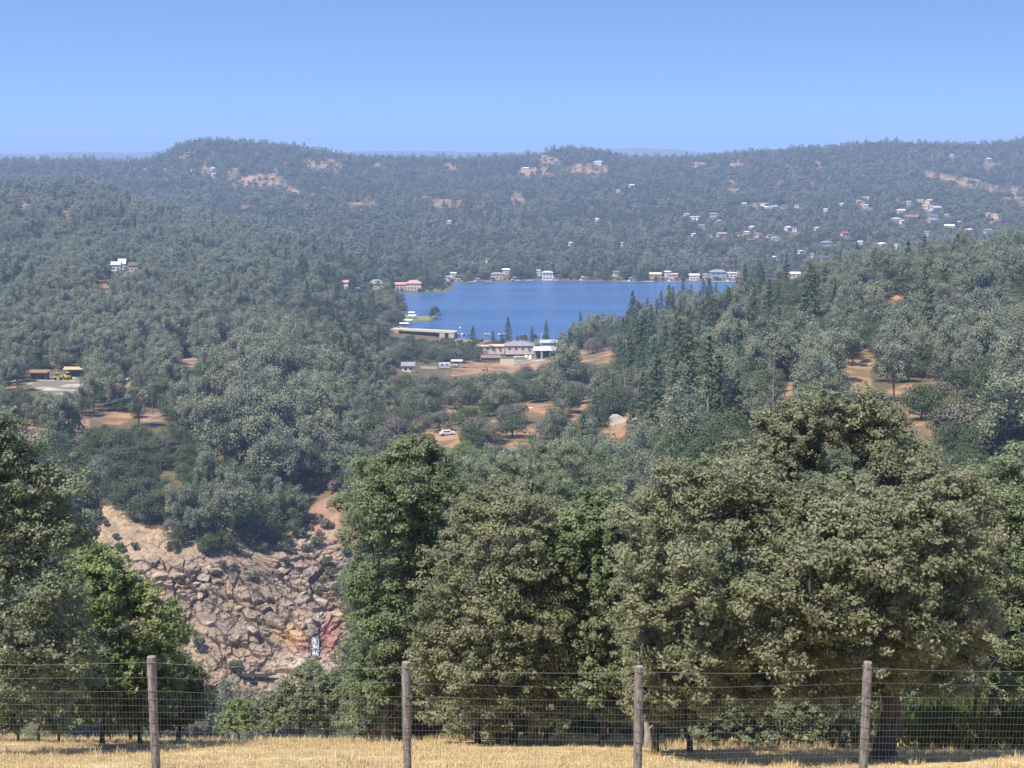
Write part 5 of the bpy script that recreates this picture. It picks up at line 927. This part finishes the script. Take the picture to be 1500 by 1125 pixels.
for (a, rel, lm), ii in byl.items():
    if len(ii) == 1: LABEL[ii[0]] = f'{a} {rel} {lm}'; continue
    ii = sorted(ii, key=lambda i: rows[i][8])
    for k, i in enumerate(ii):
        LABEL[i] = f'{a} {rel} {lm}, ' + ('leftmost' if k == 0 else 'rightmost one' if k == len(ii) - 1 else f'{ORD[min(k, 15)]} from left')
GROUPS = {'oak_tree': 'oaks of the wooded valley', 'gray_pine_tree': 'gray pines of the wooded valley', 'conifer_tree': 'dark conifers of the valley', 'shrub': 'shrubs on the slopes', 'dead_tree': 'dead trees among the living', 'broadleaf_tree': 'fresh green trees'}
ri = np.random.default_rng(9)
for i, (kd, x, y, z, h_, *_r) in enumerate(rows):
    pr = PROTO[kd]; tm, cm, jm, H0, W0 = pr[ri.integers(len(pr))]; s_ = h_ / H0; fam = FAMILY[kd]
    sxy = s_ * ri.uniform(.88, 1.15); big = h_ / y * F > 34
    o = link(fam, None if big else jm, None, (x, y, z), ri.uniform(0, 6.28)); o.scale = (sxy, sxy, s_)
    tag(o, LABEL[i], DESC[kd][1], GROUPS[fam])
    if big: link('trunk', tm, o); link('crown', cm, o)
# ---- all the rest of the woods: one mass of each kind
def scatter(name, protos, X, Y, Z, SC, rz, idx, sx=None):
    me = bpy.data.meshes.new(name); me.vertices.add(len(X)); me.vertices.foreach_set('co', np.stack([X, Y, Z], 1).astype(np.float32).ravel())
    r = me.attributes.new('rz', 'FLOAT', 'POINT'); r.data.foreach_set('value', rz.astype(np.float32))
    r = me.attributes.new('sz', 'FLOAT', 'POINT'); r.data.foreach_set('value', SC.astype(np.float32))
    r = me.attributes.new('sw', 'FLOAT', 'POINT'); r.data.foreach_set('value', (SC if sx is None else sx).astype(np.float32))
    r = me.attributes.new('pick', 'INT', 'POINT'); r.data.foreach_set('value', idx.astype(np.int32))
    o = tag(link(name, me), kind='stuff')
    g = bpy.data.node_groups.new(name, 'GeometryNodeTree'); g.interface.new_socket('Geometry', in_out='INPUT', socket_type='NodeSocketGeometry'); g.interface.new_socket('Geometry', in_out='OUTPUT', socket_type='NodeSocketGeometry')
    N = g.nodes; gi = N.new('NodeGroupInput'); go = N.new('NodeGroupOutput'); jg = N.new('GeometryNodeJoinGeometry')
    for me_ in protos:
        ob = bpy.data.objects.new('pattern', me_); oi = N.new('GeometryNodeObjectInfo'); oi.inputs['Object'].default_value = ob; oi.inputs['As Instance'].default_value = True; g.links.new(oi.outputs['Geometry'], jg.inputs[0])
    ip = N.new('GeometryNodeInstanceOnPoints'); ip.inputs['Pick Instance'].default_value = True
    def attr(nm, ty):
        a = N.new('GeometryNodeInputNamedAttribute'); a.data_type = ty; a.inputs['Name'].default_value = nm; return a.outputs[0]
    cr_ = N.new('ShaderNodeCombineXYZ'); g.links.new(attr('rz', 'FLOAT'), cr_.inputs['Z'])
    cs = N.new('ShaderNodeCombineXYZ'); w_ = attr('sw', 'FLOAT'); g.links.new(w_, cs.inputs['X']); g.links.new(w_, cs.inputs['Y']); g.links.new(attr('sz', 'FLOAT'), cs.inputs['Z'])
    g.links.new(gi.outputs[0], ip.inputs['Points']); g.links.new(jg.outputs[0], ip.inputs['Instance']); g.links.new(attr('pick', 'INT'), ip.inputs['Instance Index'])
    g.links.new(cr_.outputs[0], ip.inputs['Rotation']); g.links.new(cs.outputs[0], ip.inputs['Scale']); g.links.new(ip.outputs[0], go.inputs[0])
    md = o.modifiers.new('scatter', 'NODES'); md.node_group = g
    return o
rest = ~taken
def mass(name, kinds, near_kinds):
    ks = [KINDS.index(k) for k in kinds]; m = rest & np.isin(FK, ks)
    protos, tabs = [], {}
    for k in kinds:
        fk = k if k in FAR else ('conifer' if 'conifer' in k else None)
        nr = [(p[2], p[3]) for p in PROTO[k]]; tabs[k] = (len(protos), len(nr)); protos += nr
        if fk: fr = [(p[0], p[1]) for p in FAR[fk]]; tabs[k, 'f'] = (len(protos), len(fr)); protos += fr
    X, Y, Z, H, K = FX[m], FY[m], FZ[m], FH[m], FK[m]; idx = np.zeros(len(X), int); hn_ = np.array([p[1] for p in protos]); r = np.random.default_rng(len(X))
    for k in kinds:
        q = K == KINDS.index(k); far = q & (Y > 1250) if (k, 'f') in tabs else np.zeros(len(X), bool); nr = q & ~far
        a, c = tabs[k]; idx[nr] = a + r.integers(0, c, nr.sum())
        if far.any(): a, c = tabs[k, 'f']; idx[far] = a + r.integers(0, c, far.sum())
    SC = H / hn_[idx]; scatter(name, [p[0] for p in protos], X, Y, Z, SC, r.uniform(0, 6.28, len(X)), len(protos) - 1 - idx if REV else idx, SC * r.uniform(.85, 1.2, len(X)))
# brush along the water and under the dam
sr = np.random.default_rng(88); bp_ = []
for i in range(len(LAKE_POLY)):
    a, c = np.array(LAKE_POLY[i - 1]), np.array(LAKE_POLY[i]); L_ = np.linalg.norm(c - a); nrm = np.array((c[1] - a[1], a[0] - c[0])) / L_
    for _ in range(int(L_ / 3.2)):
        q = a + (c - a) * sr.random() + nrm * sr.uniform(-9, 9)
        if not inpoly(q[0], q[1], LAKE_POLY) and polydist(q[0], q[1], LAKE_POLY) > .8: bp_.append(q)
for _ in range(420): bp_.append(ground_at(sr.uniform(560, 664), sr.uniform(775, 838))[:2])
for _ in range(60): bp_.append(ground_at(sr.uniform(664, 742), sr.uniform(775, 815))[:2])
bp_ = np.array(bp_); bz = height(bp_[:, 0], bp_[:, 1]); sx_, sy_ = proj(bp_[:, 0], bp_[:, 1], bz); ok = ~((sx_ > 655) & (sx_ < 760) & (sy_ > 484) & (sy_ < 503)) & ~((sy_ < 500) & (sx_ > 590) & (sx_ < 760) & (sy_ > 476))
for x0, y0, x1, y1, d in RECTS: ok &= ~((sx_ > x0) & (sx_ < x1) & (sy_ - 2 > y0) & (sy_ - 4 < y1) & (bp_[:, 1] < d + 3))
bp_, bz = bp_[ok], bz[ok]; scatter('shore_brush', [q[2] for q in PROTO['shrub']], bp_[:, 0], bp_[:, 1], bz, sr.uniform(.8, 1.7, len(bz)), sr.uniform(0, 6, len(bz)), sr.integers(0, 3, len(bz)))
REV = True
mass('oak_woods', ['dark_oak', 'grey_oak'], 0); mass('gray_pine_woods', ['gray_pine'], 0); mass('conifer_woods', ['conifer', 'open_conifer'], 0); mass('brush', ['shrub'], 0); mass('mixed_woods', ['dead_tree', 'green_tree'], 0)
print('forest', len(FX), cnt, round(time.time() - T00, 1))
# ------------------------------------------------------------------ the near trees on the grass edge
def near_tree(name, label, cat, poly, d, rpx, nblob, nleaf, size, trunks, mats, seed, bulge=2.2, leaf='oak', light=.0, clumps=19, group=None, bdark=True):
    """a real crown: lobes fill the outline through a depth of 2 x bulge, boughs grow out to each lobe, leaves cloud round each twig"""
    r = np.random.default_rng(seed); k0 = ppm(d, d * float(Tpy(900)))
    P0 = np.array(poly, float); lo, hi = P0.min(0), P0.max(0); B = []; tries = 0
    emax = rpx * 2.4
    Q = []
    while len(B) < nblob and tries < 400:
        tries += 1; best = None
        for _ in range(24):                                    # the candidate farthest from the lobes already there: an even wall of foliage
            q = r.uniform(lo, hi); rr_ = rpx * r.uniform(.72, 1.22)
            e = polydist(np.array([q[0]]), np.array([q[1]]), poly)[0]
            if not inpoly(q[0], q[1], poly) or e < rr_ * .36: continue
            far_ = min([math.hypot(q[0] - w_[0], q[1] - w_[1]) for w_ in Q], default=1e3) * (1 + .25 * r.random())
            if best is None or far_ > best[0]: best = (far_, q, rr_, e)
        if best is None: continue
        _, q, rr_, e = best; front = len(B) < nblob * .7
        half = bulge * math.sqrt(min(1, e / emax)); dz = -half * r.uniform(.5, 1) if front else half * r.uniform(-.35, 1)
        Q.append(q); 
        if len(Q) == int(nblob * .7): Q = []
        B.append((P(q[0], q[1], d + dz), rr_ / k0))
    t = None; base = []
    for px, py, wpx in trunks:
        g = ground_at(px, d); base.append((g, wpx / k0 / 2))
    root = thing(name, label, cat, base[0][0], 0, group); off = base[0][0]
    lowz = min(b_[0][2] for b_ in B); topz = max(b_[0][2] for b_ in B)
    nodes = []; br = MB()
    for g, tr_ in base:
        fz = max(g[2] + 1.2, min(lowz + .15 * (topz - lowz), g[2] + 3.2)); c = np.mean([b_[0] for b_ in B], 0)
        top_ = np.array((g[0] + (c[0] - g[0]) * .12 + r.normal() * .15, g[1] + r.normal() * .2, fz))
        m_ = MB(); m_.tube(np.array([g - (0, 0, .4), g + (0, 0, .05), g + (0, 0, .35), (g + top_) / 2 + r.normal(size=3) * .06, top_]) - off, [tr_ * 1.45, tr_ * 1.35, tr_ * 1.05, tr_ * .9, tr_ * .78], 12)
        part('trunk', m_, mats[0], root, True); nodes.append((top_, tr_ * .75))
    lead = np.array([n_[0] for n_ in nodes])
    for c, rm in sorted(B, key=lambda b_: np.min(np.linalg.norm(lead - b_[0], axis=1))):
        dist = [np.linalg.norm(c - n_[0]) + (2.5 if n_[0][2] > c[2] + .3 else 0) + (.6 / max(n_[1], .03)) * .06 for n_ in nodes]; n_ = nodes[int(np.argmin(dist))]
        r1 = max(.022, n_[1] * .62); mid = (n_[0] + c) / 2 + r.normal(size=3) * .16 * np.linalg.norm(c - n_[0]); br.tube(np.array([n_[0], mid, c]) - off, [min(n_[1], r1 * 1.25), r1, r1 * .7], 6); nodes.append((c, r1 * .7))
    cr = MB(); tot = sum(rm ** 2 for c, rm in B)
    for c, rm in B:
        dirs = rdirs(r, clumps, -.55); per = max(5, int(nleaf * rm ** 2 / tot / clumps)); tone_b = r.normal() * .09 + light
        for dd2 in dirs:
            stray = r.random() < .26
            s0 = c + dd2 * rm * (r.uniform(1.05, 1.4) if stray else r.uniform(.55, .95)); rho = rm * (r.uniform(.14, .26) if stray else r.uniform(.26, .46))
            br.tube(np.array([c, (c + s0) / 2 + r.normal(size=3) * .05, s0]) - off, [.014, .011, .006], 3, cap=False)
            q = per // 3 if stray else per; v = rdirs(r, q, -1); q = len(v); pp = s0 + v * rho * (r.random((q, 1)) ** .45) * np.array((1.1, 1.1, .72)) - off
            tone = .45 + tone_b + r.normal() * .07 + r.normal(size=q) * .17
            if leaf == 'needle': leaf_cards(cr, pp, r.normal(size=(q, 3)) + np.array((0, -.4, .3)), size * 2.6, size * .32, r, 0, tone, v + np.array((0, 0, .5)))
            else: leaf_cards(cr, pp, v * .45 + dd2 * .35 + np.array((0, -.15, .7)) + r.normal(size=(q, 3)) * .5, size, size * .62, r, 0, tone)
    part('branches', br, mats[0], root, True); part('crown', cr, mats[1], root)
    return root
SZ = .092
near_tree('oak_tree', 'tall leafy oak cut off by the left frame edge, overhanging the fence', 'oak', [(-120,560),(0,590),(40,630),(70,680),(100,700),(112,760),(105,820),(120,880),(130,960),(110,1050),(40,1062),(-120,1062)], 34, 38, 80, 100000, SZ, [(-30,1078,26),(-75,1080,20)], (M_BARK, M_FOAK4), 501, 2.4)
near_tree('bright_tree', 'bright yellow-green tree between the left oak and the first post', 'tree', [(95,800),(140,800),(175,830),(225,870),(262,890),(268,930),(255,980),(262,1010),(245,1060),(90,1060)], 40, 26, 60, 62000, .1, [(150,1074,7),(205,1074,6)], (M_BARK, M_FGRN), 502, 2.0)
near_tree('oak_bush', 'round olive oak bush right of the first fence post', 'bush', [(232,985),(262,960),(290,985),(308,1020),(310,1060),(225,1064)], 43, 18, 22, 15000, .085, [(262,1074,6)], (M_BARK, M_FSHR), 503, 1.2)
near_tree('willow_bush', 'wide grey-green bush hiding the foot of the waterfall', 'bush', [(318,1055),(345,1040),(385,1030),(405,1012),(425,985),(450,972),(485,985),(505,1010),(500,1068),(318,1068)], 49, 18, 40, 30000, .09, [(440,1072,6),(400,1072,5),(480,1074,5)], (M_BARK, M_FSHR), 504, 1.5)
near_tree('bright_bush', 'small bright green bush at the grass edge left of the second post', 'bush', [(330,1035),(350,1025),(372,1035),(378,1066),(326,1066)], 46, 12, 10, 5000, .085, [(350,1073,3)], (M_BARK, M_FGRN), 505, .6)
near_tree('oak_tree', 'tall round-headed dark oak behind the second fence post', 'oak', [(505,705),(522,690),(545,655),(575,640),(620,645),(650,670),(672,705),(690,740),(668,800),(680,860),(650,920),(640,1000),(610,1060),(515,1062),(508,1000),(518,920),(502,850),(512,800),(505,750)], 44, 32, 84, 105000, .1, [(562,1087,9),(582,1087,14)], (M_BARK, M_FOAK3), 506, 2.6, light=-.02)
near_tree('oak_tree', 'olive grey oak in the middle with many thin grey trunks', 'oak', [(628,860),(640,790),(668,750),(705,712),(760,700),(805,715),(840,760),(850,840),(870,920),(865,1000),(840,1066),(650,1068),(615,1000),(620,900)], 39, 33, 84, 110000, SZ, [(752,1092,10),(700,1090,8),(730,1091,6),(778,1092,7),(800,1092,6)], (M_BARK, M_FOAK), 507, 2.4)
near_tree('oak_tree', 'green oak with dark bare limbs left of the third fence post', 'oak', [(800,800),(825,742),(870,722),(905,735),(930,770),(945,830),(930,900),(950,960),(940,1050),(860,1066),(830,1000),(850,900)], 38.3, 30, 64, 80000, .1, [(884,1092,11),(948,1094,9)], (M_BARK, M_FOAK3), 508, 2.2)
near_tree('oak_tree', 'domed oak behind the biggest one, its dark trunk seen in a gap', 'oak', [(1020,680),(1060,660),(1105,640),(1120,605),(1165,580),(1215,570),(1280,572),(1312,600),(1345,635),(1380,680),(1330,740),(1250,740),(1246,660),(1206,660),(1200,740),(1020,745)], 38, 28, 62, 66000, .095, [(1226,1090,14)], (M_BARK, M_FOAK), 509, 2.2)
near_tree('oak_tree', 'biggest spreading oak with thick forked trunk by the fourth post', 'oak', [(905,800),(930,740),(985,690),(1040,690),(1120,690),(1190,715),(1250,700),(1330,670),(1400,690),(1440,720),(1455,800),(1440,880),(1450,960),(1400,1020),(1330,1010),(1250,1030),(1150,1050),(1000,1050),(960,1010),(910,900)], 31, 42, 130, 215000, SZ, [(1295,1106,31)], (M_BARK, M_FOAK), 510, 3.4)
near_tree('oak_tree', 'low grey-leaved oak in front, right of the third fence post', 'oak', [(925,900),(970,870),(1010,900),(1040,960),(1045,1040),(1000,1066),(940,1060),(915,990)], 33.5, 28, 40, 44000, SZ, [(960,1098,9),(1010,1098,8)], (M_BARK, M_FOAK2), 511, 1.6)
near_tree('oak_tree', 'oak at the right frame edge with shaded green understorey', 'oak', [(1410,700),(1450,675),(1500,672),(1640,700),(1640,1040),(1500,1040),(1430,1020),(1420,900),(1440,800)], 36, 38, 66, 76000, SZ, [(1440,1086,10),(1420,1086,7),(1540,1088,18)], (M_BARK, M_FOAK3), 512, 2.6)
near_tree('gray_pine_tree', 'feathery pale green pine between the tall oak and the domed oak', 'pine', [(640,740),(665,690),(700,660),(740,672),(770,645),(815,652),(850,640),(880,655),(915,680),(910,760),(640,790)], 78, 20, 60, 50000, .115, [(770,900,22),(840,900,16)], (M_BARKP, M_FPIN), 513, 4.5, leaf='needle', clumps=12)
for i_, (lb, poly, d, n_, nl_, m_) in enumerate((('dark low bush under the left frame edge oak', [(-60,965),(40,950),(120,970),(150,990),(150,1070),(-60,1070)], 42, 32, 30000, M_FSHR), ('low bush filling the foot of the bright tree', [(130,985),(190,970),(245,985),(262,1070),(130,1070)], 42.5, 24, 22000, M_FSHR),
  ('grey-green low bush at the foot of the tall dark oak', [(495,1000),(540,970),(620,985),(650,1010),(650,1082),(495,1078)], 46, 24, 20000, M_FSHR), ('low bush behind the many thin trunks', [(640,1000),(720,990),(820,1000),(860,1010),(860,1088),(640,1084)], 42, 32, 26000, M_FOAK3), ('low bush between the third post and the bare limbs', [(850,1010),(900,1000),(950,1020),(1000,1030),(1000,1090),(850,1090)], 43, 22, 16000, M_FSHR),
  ('long low bush left of the thick oak trunk', [(1000,1030),(1100,1020),(1200,1030),(1270,1020),(1270,1094),(1000,1094)], 38, 36, 30000, M_FSHR), ('long low bush right of the thick oak trunk', [(1320,1025),(1400,1010),(1520,1015),(1560,1088),(1320,1090)], 40, 26, 22000, M_FSHR))):
    cx_ = np.mean([q[0] for q in poly]); near_tree('low_bush', lb, 'bush', poly, d, 17, n_, nl_, .09, [(cx_, 1080, 4), (cx_ - 30, 1080, 3), (cx_ + 30, 1080, 3)], (M_BARK, m_), 540 + i_, .9, clumps=14)
# the shaded second row of oaks on the falling slope behind
SR = np.random.default_rng(21)
for i, (px, d, h_, lb) in enumerate(((680, 58, 6.5, 'shaded oak low on the slope behind the olive oak'), (770, 53, 7, 'shaded oak low behind the many thin trunks'), (865, 56, 7, 'shaded oak low behind the bare limbs'), (985, 52, 8.5, 'shaded oak low behind the third post'), (1090, 50, 8.5, 'shaded oak low behind the biggest crown, left half'), (1200, 52, 9, 'shaded oak low behind the biggest trunk, left side'), (1330, 50, 8.5, 'shaded oak low behind the biggest trunk, right side'), (1450, 52, 9, 'shaded oak low behind the frame edge oak'), (-70, 52, 7, 'shaded oak low behind the left oak'))):
    g = ground_at(px, d); pr = PROTO['fine_oak'][i % 3]; o = tag(link('oak_tree', None, None, g, SR.uniform(0, 6)), lb, 'oak', 'shaded oaks behind the grass edge'); o.scale = (h_ / 9 * 1.05,) * 2 + (h_ / 9,); link('trunk', pr[0], o); link('crown', pr[1], o)
X, Y, Z, H, K = plant(62, 300, 5.6, 401); px, py = proj(X, Y, Z); tpy = proj(X, Y, Z + H)[1]; K = np.where(K == 7, 0, K); sel = (K <= 1) & ((px > 500) | ((px < 60)) | (tpy > 1075)) & ((px < 820) | (tpy > 560))
hwp = H * .6 / Y * F; sel &= ((px - hwp > 515) | (tpy > 1066) | (px + hwp < 60)) & keep_clear(X, Y, Z, H, H)
ii = np.where(sel)[0]; pr = [p[2] for p in PROTO['fine_oak']] + [p[2] for p in PROTO['dark_oak']]
scatter('hillside_woods', pr, X[ii], Y[ii], Z[ii], H[ii] / 9, SR.uniform(0, 6, len(ii)), 7 - np.where(Y[ii] < 150, SR.integers(0, 3, len(ii)), SR.integers(3, 8, len(ii))))
# broom, bright weeds and dead wood at the grass edge
def broom(label, px, d, w_, h_, n_, mat, seed, name='broom_shrub', cat='shrub'):
    r = np.random.default_rng(seed); g = ground_at(px, d); t = thing(name, label, cat, g); mb = MB()
    b0 = np.c_[r.normal(size=n_) * w_ * .3, r.normal(size=n_) * w_ * .18, np.zeros(n_)]; C = b0 + np.c_[r.normal(size=n_) * .12, r.normal(size=n_) * .12, r.uniform(.12, 1, n_) ** .8 * h_ * (1 - .35 * (b0[:, 0] / w_ / .6) ** 2).clip(.3)]
    leaf_cards(mb, C, np.c_[r.normal(size=(n_, 2)), np.zeros(n_)] + (0, -.4, .3), .26, .035, r, 0, .4 + r.normal(size=n_) * .22, np.c_[r.normal(size=(n_, 2)) * .3, np.ones(n_)])
    st = MB(); [st.tube([(x, y, -.05), (x * 1.15, y * 1.1, h_ * .6)], [.014, .006], 3) for x, y, _ in b0[:40]]
    st_ = part('stems', st, M_BARK, t); st_['kind'] = 'stuff'; part('foliage', mb, mat, t)
broom('green broom thicket right of the thick oak trunk', 1365, 36, 2.6, 1.25, 3400, M_BROOM, 1); broom('green broom thicket at the right frame edge', 1475, 36.5, 2.2, 1.2, 2600, M_BROOM, 2); broom('bright green broom under the bare limbs', 852, 44, 1.4, 1.3, 2600, M_BROOM, 3); broom('dull broom under the frame edge oak', 1420, 38, 2.2, 1.3, 3000, M_BROOM, 4)
broom('dry straw coloured weeds beside the second fence post', 625, 45, 2.4, .9, 2600, M_DEAD, 7, 'dry_weeds', 'weeds')
for i, (px, py0, py1, lean, lb) in enumerate(((563, 1088, 1040, .1, 'pale dead stump left of the second fence post'), (775, 1092, 1042, .25, 'pale leaning dead stem under the olive oak'), (950, 1094, 1060, -.1, 'pale broken stump right of the third fence post'))):
    d = (43, 38.5, 37)[i]; g = ground_at(px, d); k = ppm(d, g[2]); h_ = (py0 - py1) / k + .3; t = thing('dead_stump', lb, 'stump', g)
    part('stem', MB().tube([(0, 0, -.2), (lean * .3, 0, h_ * .5), (lean, 0, h_)], [.14, .1, .05], 9), M_SNAG, t, True); part('snapped_branch', MB().tube([(lean * .4, 0, h_ * .55), (lean + .25, -.1, h_ * .8)], [.05, .015], 6), M_SNAG, t, True)
g = P(898, 878, 41.0); t = thing('broken_branch', 'white broken branch tip hanging in the green oak', 'branch', g); part('branch', MB().tube([(0, 0, -.45), (.05, 0, 0), (.16, 0, .4)], [.035, .04, .02], 6), plain('bleached_wood', (.62,.58,.54), .8), t, True); part('side_twig', MB().tube([(.05, 0, 0), (-.1, 0, .3)], [.03, .012], 5), M_SNAG, t)
# ------------------------------------------------------------------ fence
M_POST = bark_mat('post_wood', (.12,.105,.098), (.27,.25,.24), 9); M_WIRE = plain('galvanised_wire', (.14,.137,.135), .6, .15, 3); M_RUST = plain('rusty_wire', (.17,.11,.075), .7, .2, 3)
FD = 20.0; fx = lambda px: P(px, 1040, FD)[0]
gz = lambda x: h1(x, FD)
root = thing('wire_fence', 'wire mesh fence on round weathered wooden posts across the grass', 'fence', (0, FD, gz(0)))
xs = [fx(-150), fx(224.5), fx(595.5), fx(935), fx(1268), fx(1620)]; tops = [960, 962, 970, 976, 970, 972]
PR = np.random.default_rng(3); topz = []
for i, (x, tp) in enumerate(zip(xs, tops)):
    zt = FD * float(Tpy(tp)) + .0; topz.append(zt); g = gz(x); n_ = 12; rad = .066 if i != 2 else .063
    zz = np.linspace(g - .5, zt, n_); pts = np.c_[x + np.cumsum(PR.normal(size=n_) * .0015), FD + np.zeros(n_), zz] - (0, FD, gz(0)); rr2 = rad * (1 + PR.normal(size=n_) * .015); rr2[-1] *= .96
    m_ = MB().tube(pts, rr2, 20); p_ = part('fence_post', m_, M_POST, root, True)
    for z in (zt - .055, zt - .27, zt - .49, zt - .62, zt - .8, zt - .98, zt - 1.15, zt - 1.32): link('wire_tie', MB().tube([(x + math.cos(a) * (rad + .004), math.sin(a) * (rad + .004), z - gz(0) - .02 * (1 - abs(math.cos(a)))) for a in np.linspace(-3.14, 3.14, 15)], .0045, 4, cap=False).build('wire_tie', M_RUST), p_)
XW = np.linspace(xs[0], xs[-1], 140); TZ = np.interp(XW, xs, topz)
def strand(name, drop, rad, mat, sag=.012, y=-.078):
    j = np.clip(np.searchsorted(xs, XW) - 1, 0, 4); s_ = (XW - np.array(xs)[j]) / (np.array(xs)[j + 1] - np.array(xs)[j])
    z = TZ - drop - 4 * sag * s_ * (1 - s_) + .004 * np.sin(XW * 3 + drop * 9); return part(name, MB().tube(np.c_[XW, np.full(140, y), z - gz(0)], rad, 4, cap=False), mat, root)
strand('top_wire', .055, .0026, M_WIRE, .05); strand('upper_wire', .285, .0018, M_WIRE, .03); strand('rusty_wire', .50, .0022, M_RUST, .015)
mesh = MB(); 
for k_ in range(14):
    z = TZ - .62 - k_ * .1016; mesh.tube(np.c_[XW, np.full(140, -.08) + .004 * np.sin(XW * 2), z - gz(0) + .006 * np.sin(XW * 1.7 + k_ * .8)], 0.0013, 3, cap=False)
for x in np.arange(xs[0], xs[-1], .0508):
    z1 = np.interp(x, XW, TZ) - .50 if int(round(x / .0508)) % 1 == 0 else 0; z0 = gz(x); w1 = .007 * math.sin(x * 2.1); mesh.tube([(x + w1, -.08, z0 - gz(0)), (x - w1, -.08, (z0 + z1) / 2 - gz(0)), (x + w1 * .5, -.08, z1 - gz(0))], .0012, 3, cap=False)
wm = part('wire_mesh', mesh, M_WIRE, root); wm['kind'] = 'stuff'
# ------------------------------------------------------------------ dry grass
M_GRASS = leaf_mat('dry_grass', (.49,.385,.20), (.63,.50,.275), (.73,.605,.37), trans=.35, tcol=1.05)
GR = np.random.default_rng(31)
def tuft(seed, n_, h_, sp_):
    r = np.random.default_rng(seed); mb = MB(); a = r.uniform(0, 6.28, n_); b0 = np.c_[r.normal(size=n_) * sp_, r.normal(size=n_) * sp_, np.zeros(n_)]; L_ = h_ * r.uniform(.45, 1.15, n_); lean = np.c_[np.cos(a), np.sin(a), np.zeros(n_)] * (r.uniform(.1, .75, n_) * L_)[:, None]
    sd = np.c_[-np.sin(a), np.cos(a), np.zeros(n_)] * .006; tip = b0 + lean + np.c_[np.zeros((n_, 2)), L_]; mid = b0 + lean * .35 + np.c_[np.zeros((n_, 2)), L_ * .6]
    mb.add(np.stack([b0 - sd, b0 + sd, mid + sd * .8, mid - sd * .8], 1).reshape(-1, 3), np.arange(4 * n_).reshape(-1, 4), 0, np.repeat(r.random(n_), 4)); mb.add(np.stack([mid - sd * .8, mid + sd * .8, tip], 1).reshape(-1, 3), np.arange(3 * n_).reshape(-1, 3), 0, np.repeat(r.random(n_), 3)); return mb.build('tuft', M_GRASS)
TU = [tuft(i, 30, .05, .08) for i in range(3)] + [tuft(10 + i, 30, .2, .09) for i in range(2)]
n_ = 60000; Yt = GR.uniform(16, 50, n_); Xt = GR.uniform(-.46, .46, n_) * Yt
cl = fbm(Xt / 1.3, Yt / .9, 61); keep = GR.random(n_) < smooth((cl - .36) * 5) * .6 + .06; Xt, Yt, cl = Xt[keep], Yt[keep], cl[keep]
edge = smooth((Yt - np.interp(750 + F * Xt / Yt, [0, 500, 950, 1500], [43, 43, 36, 35.5])) / 2.5); tall = GR.random(len(Xt)) < edge * .75 + .04
scatter('dry_grass', TU, Xt, Yt, height(Xt, Yt), GR.uniform(.7, 1.3, len(Xt)) * np.where(edge > .5, 1.0, .9), GR.uniform(0, 6.28, len(Xt)), 4 - np.where(tall, 3 + GR.integers(0, 2, len(Xt)), GR.integers(0, 3, len(Xt))))
for i, (px, d, s_, lb) in enumerate(((262, 41, .2, 'small flat grey stone in dry grass right of the first post'), (155, 33, .22, 'dark low mound of dung or soil left of the first post'), (290, 27, .12, 'brown clod in the grass right of the first post'), (675, 22.5, .09, 'brown clod in the grass right of the second post'))):
    g = ground_at(px, d); o = link('stone' if i == 0 else 'clod', boulder_mesh(400 + i, M_STONEG if i == 0 else plain('clod_earth', (.22,.15,.10), .95)), None, g + (0, 0, s_ * .2)); o.scale = (s_ * 1.4, s_, s_ * .5); tag(o, lb, 'stone' if i == 0 else 'clod')
print('near', round(time.time() - T00, 1))

print('script', round(time.time() - T00, 1))
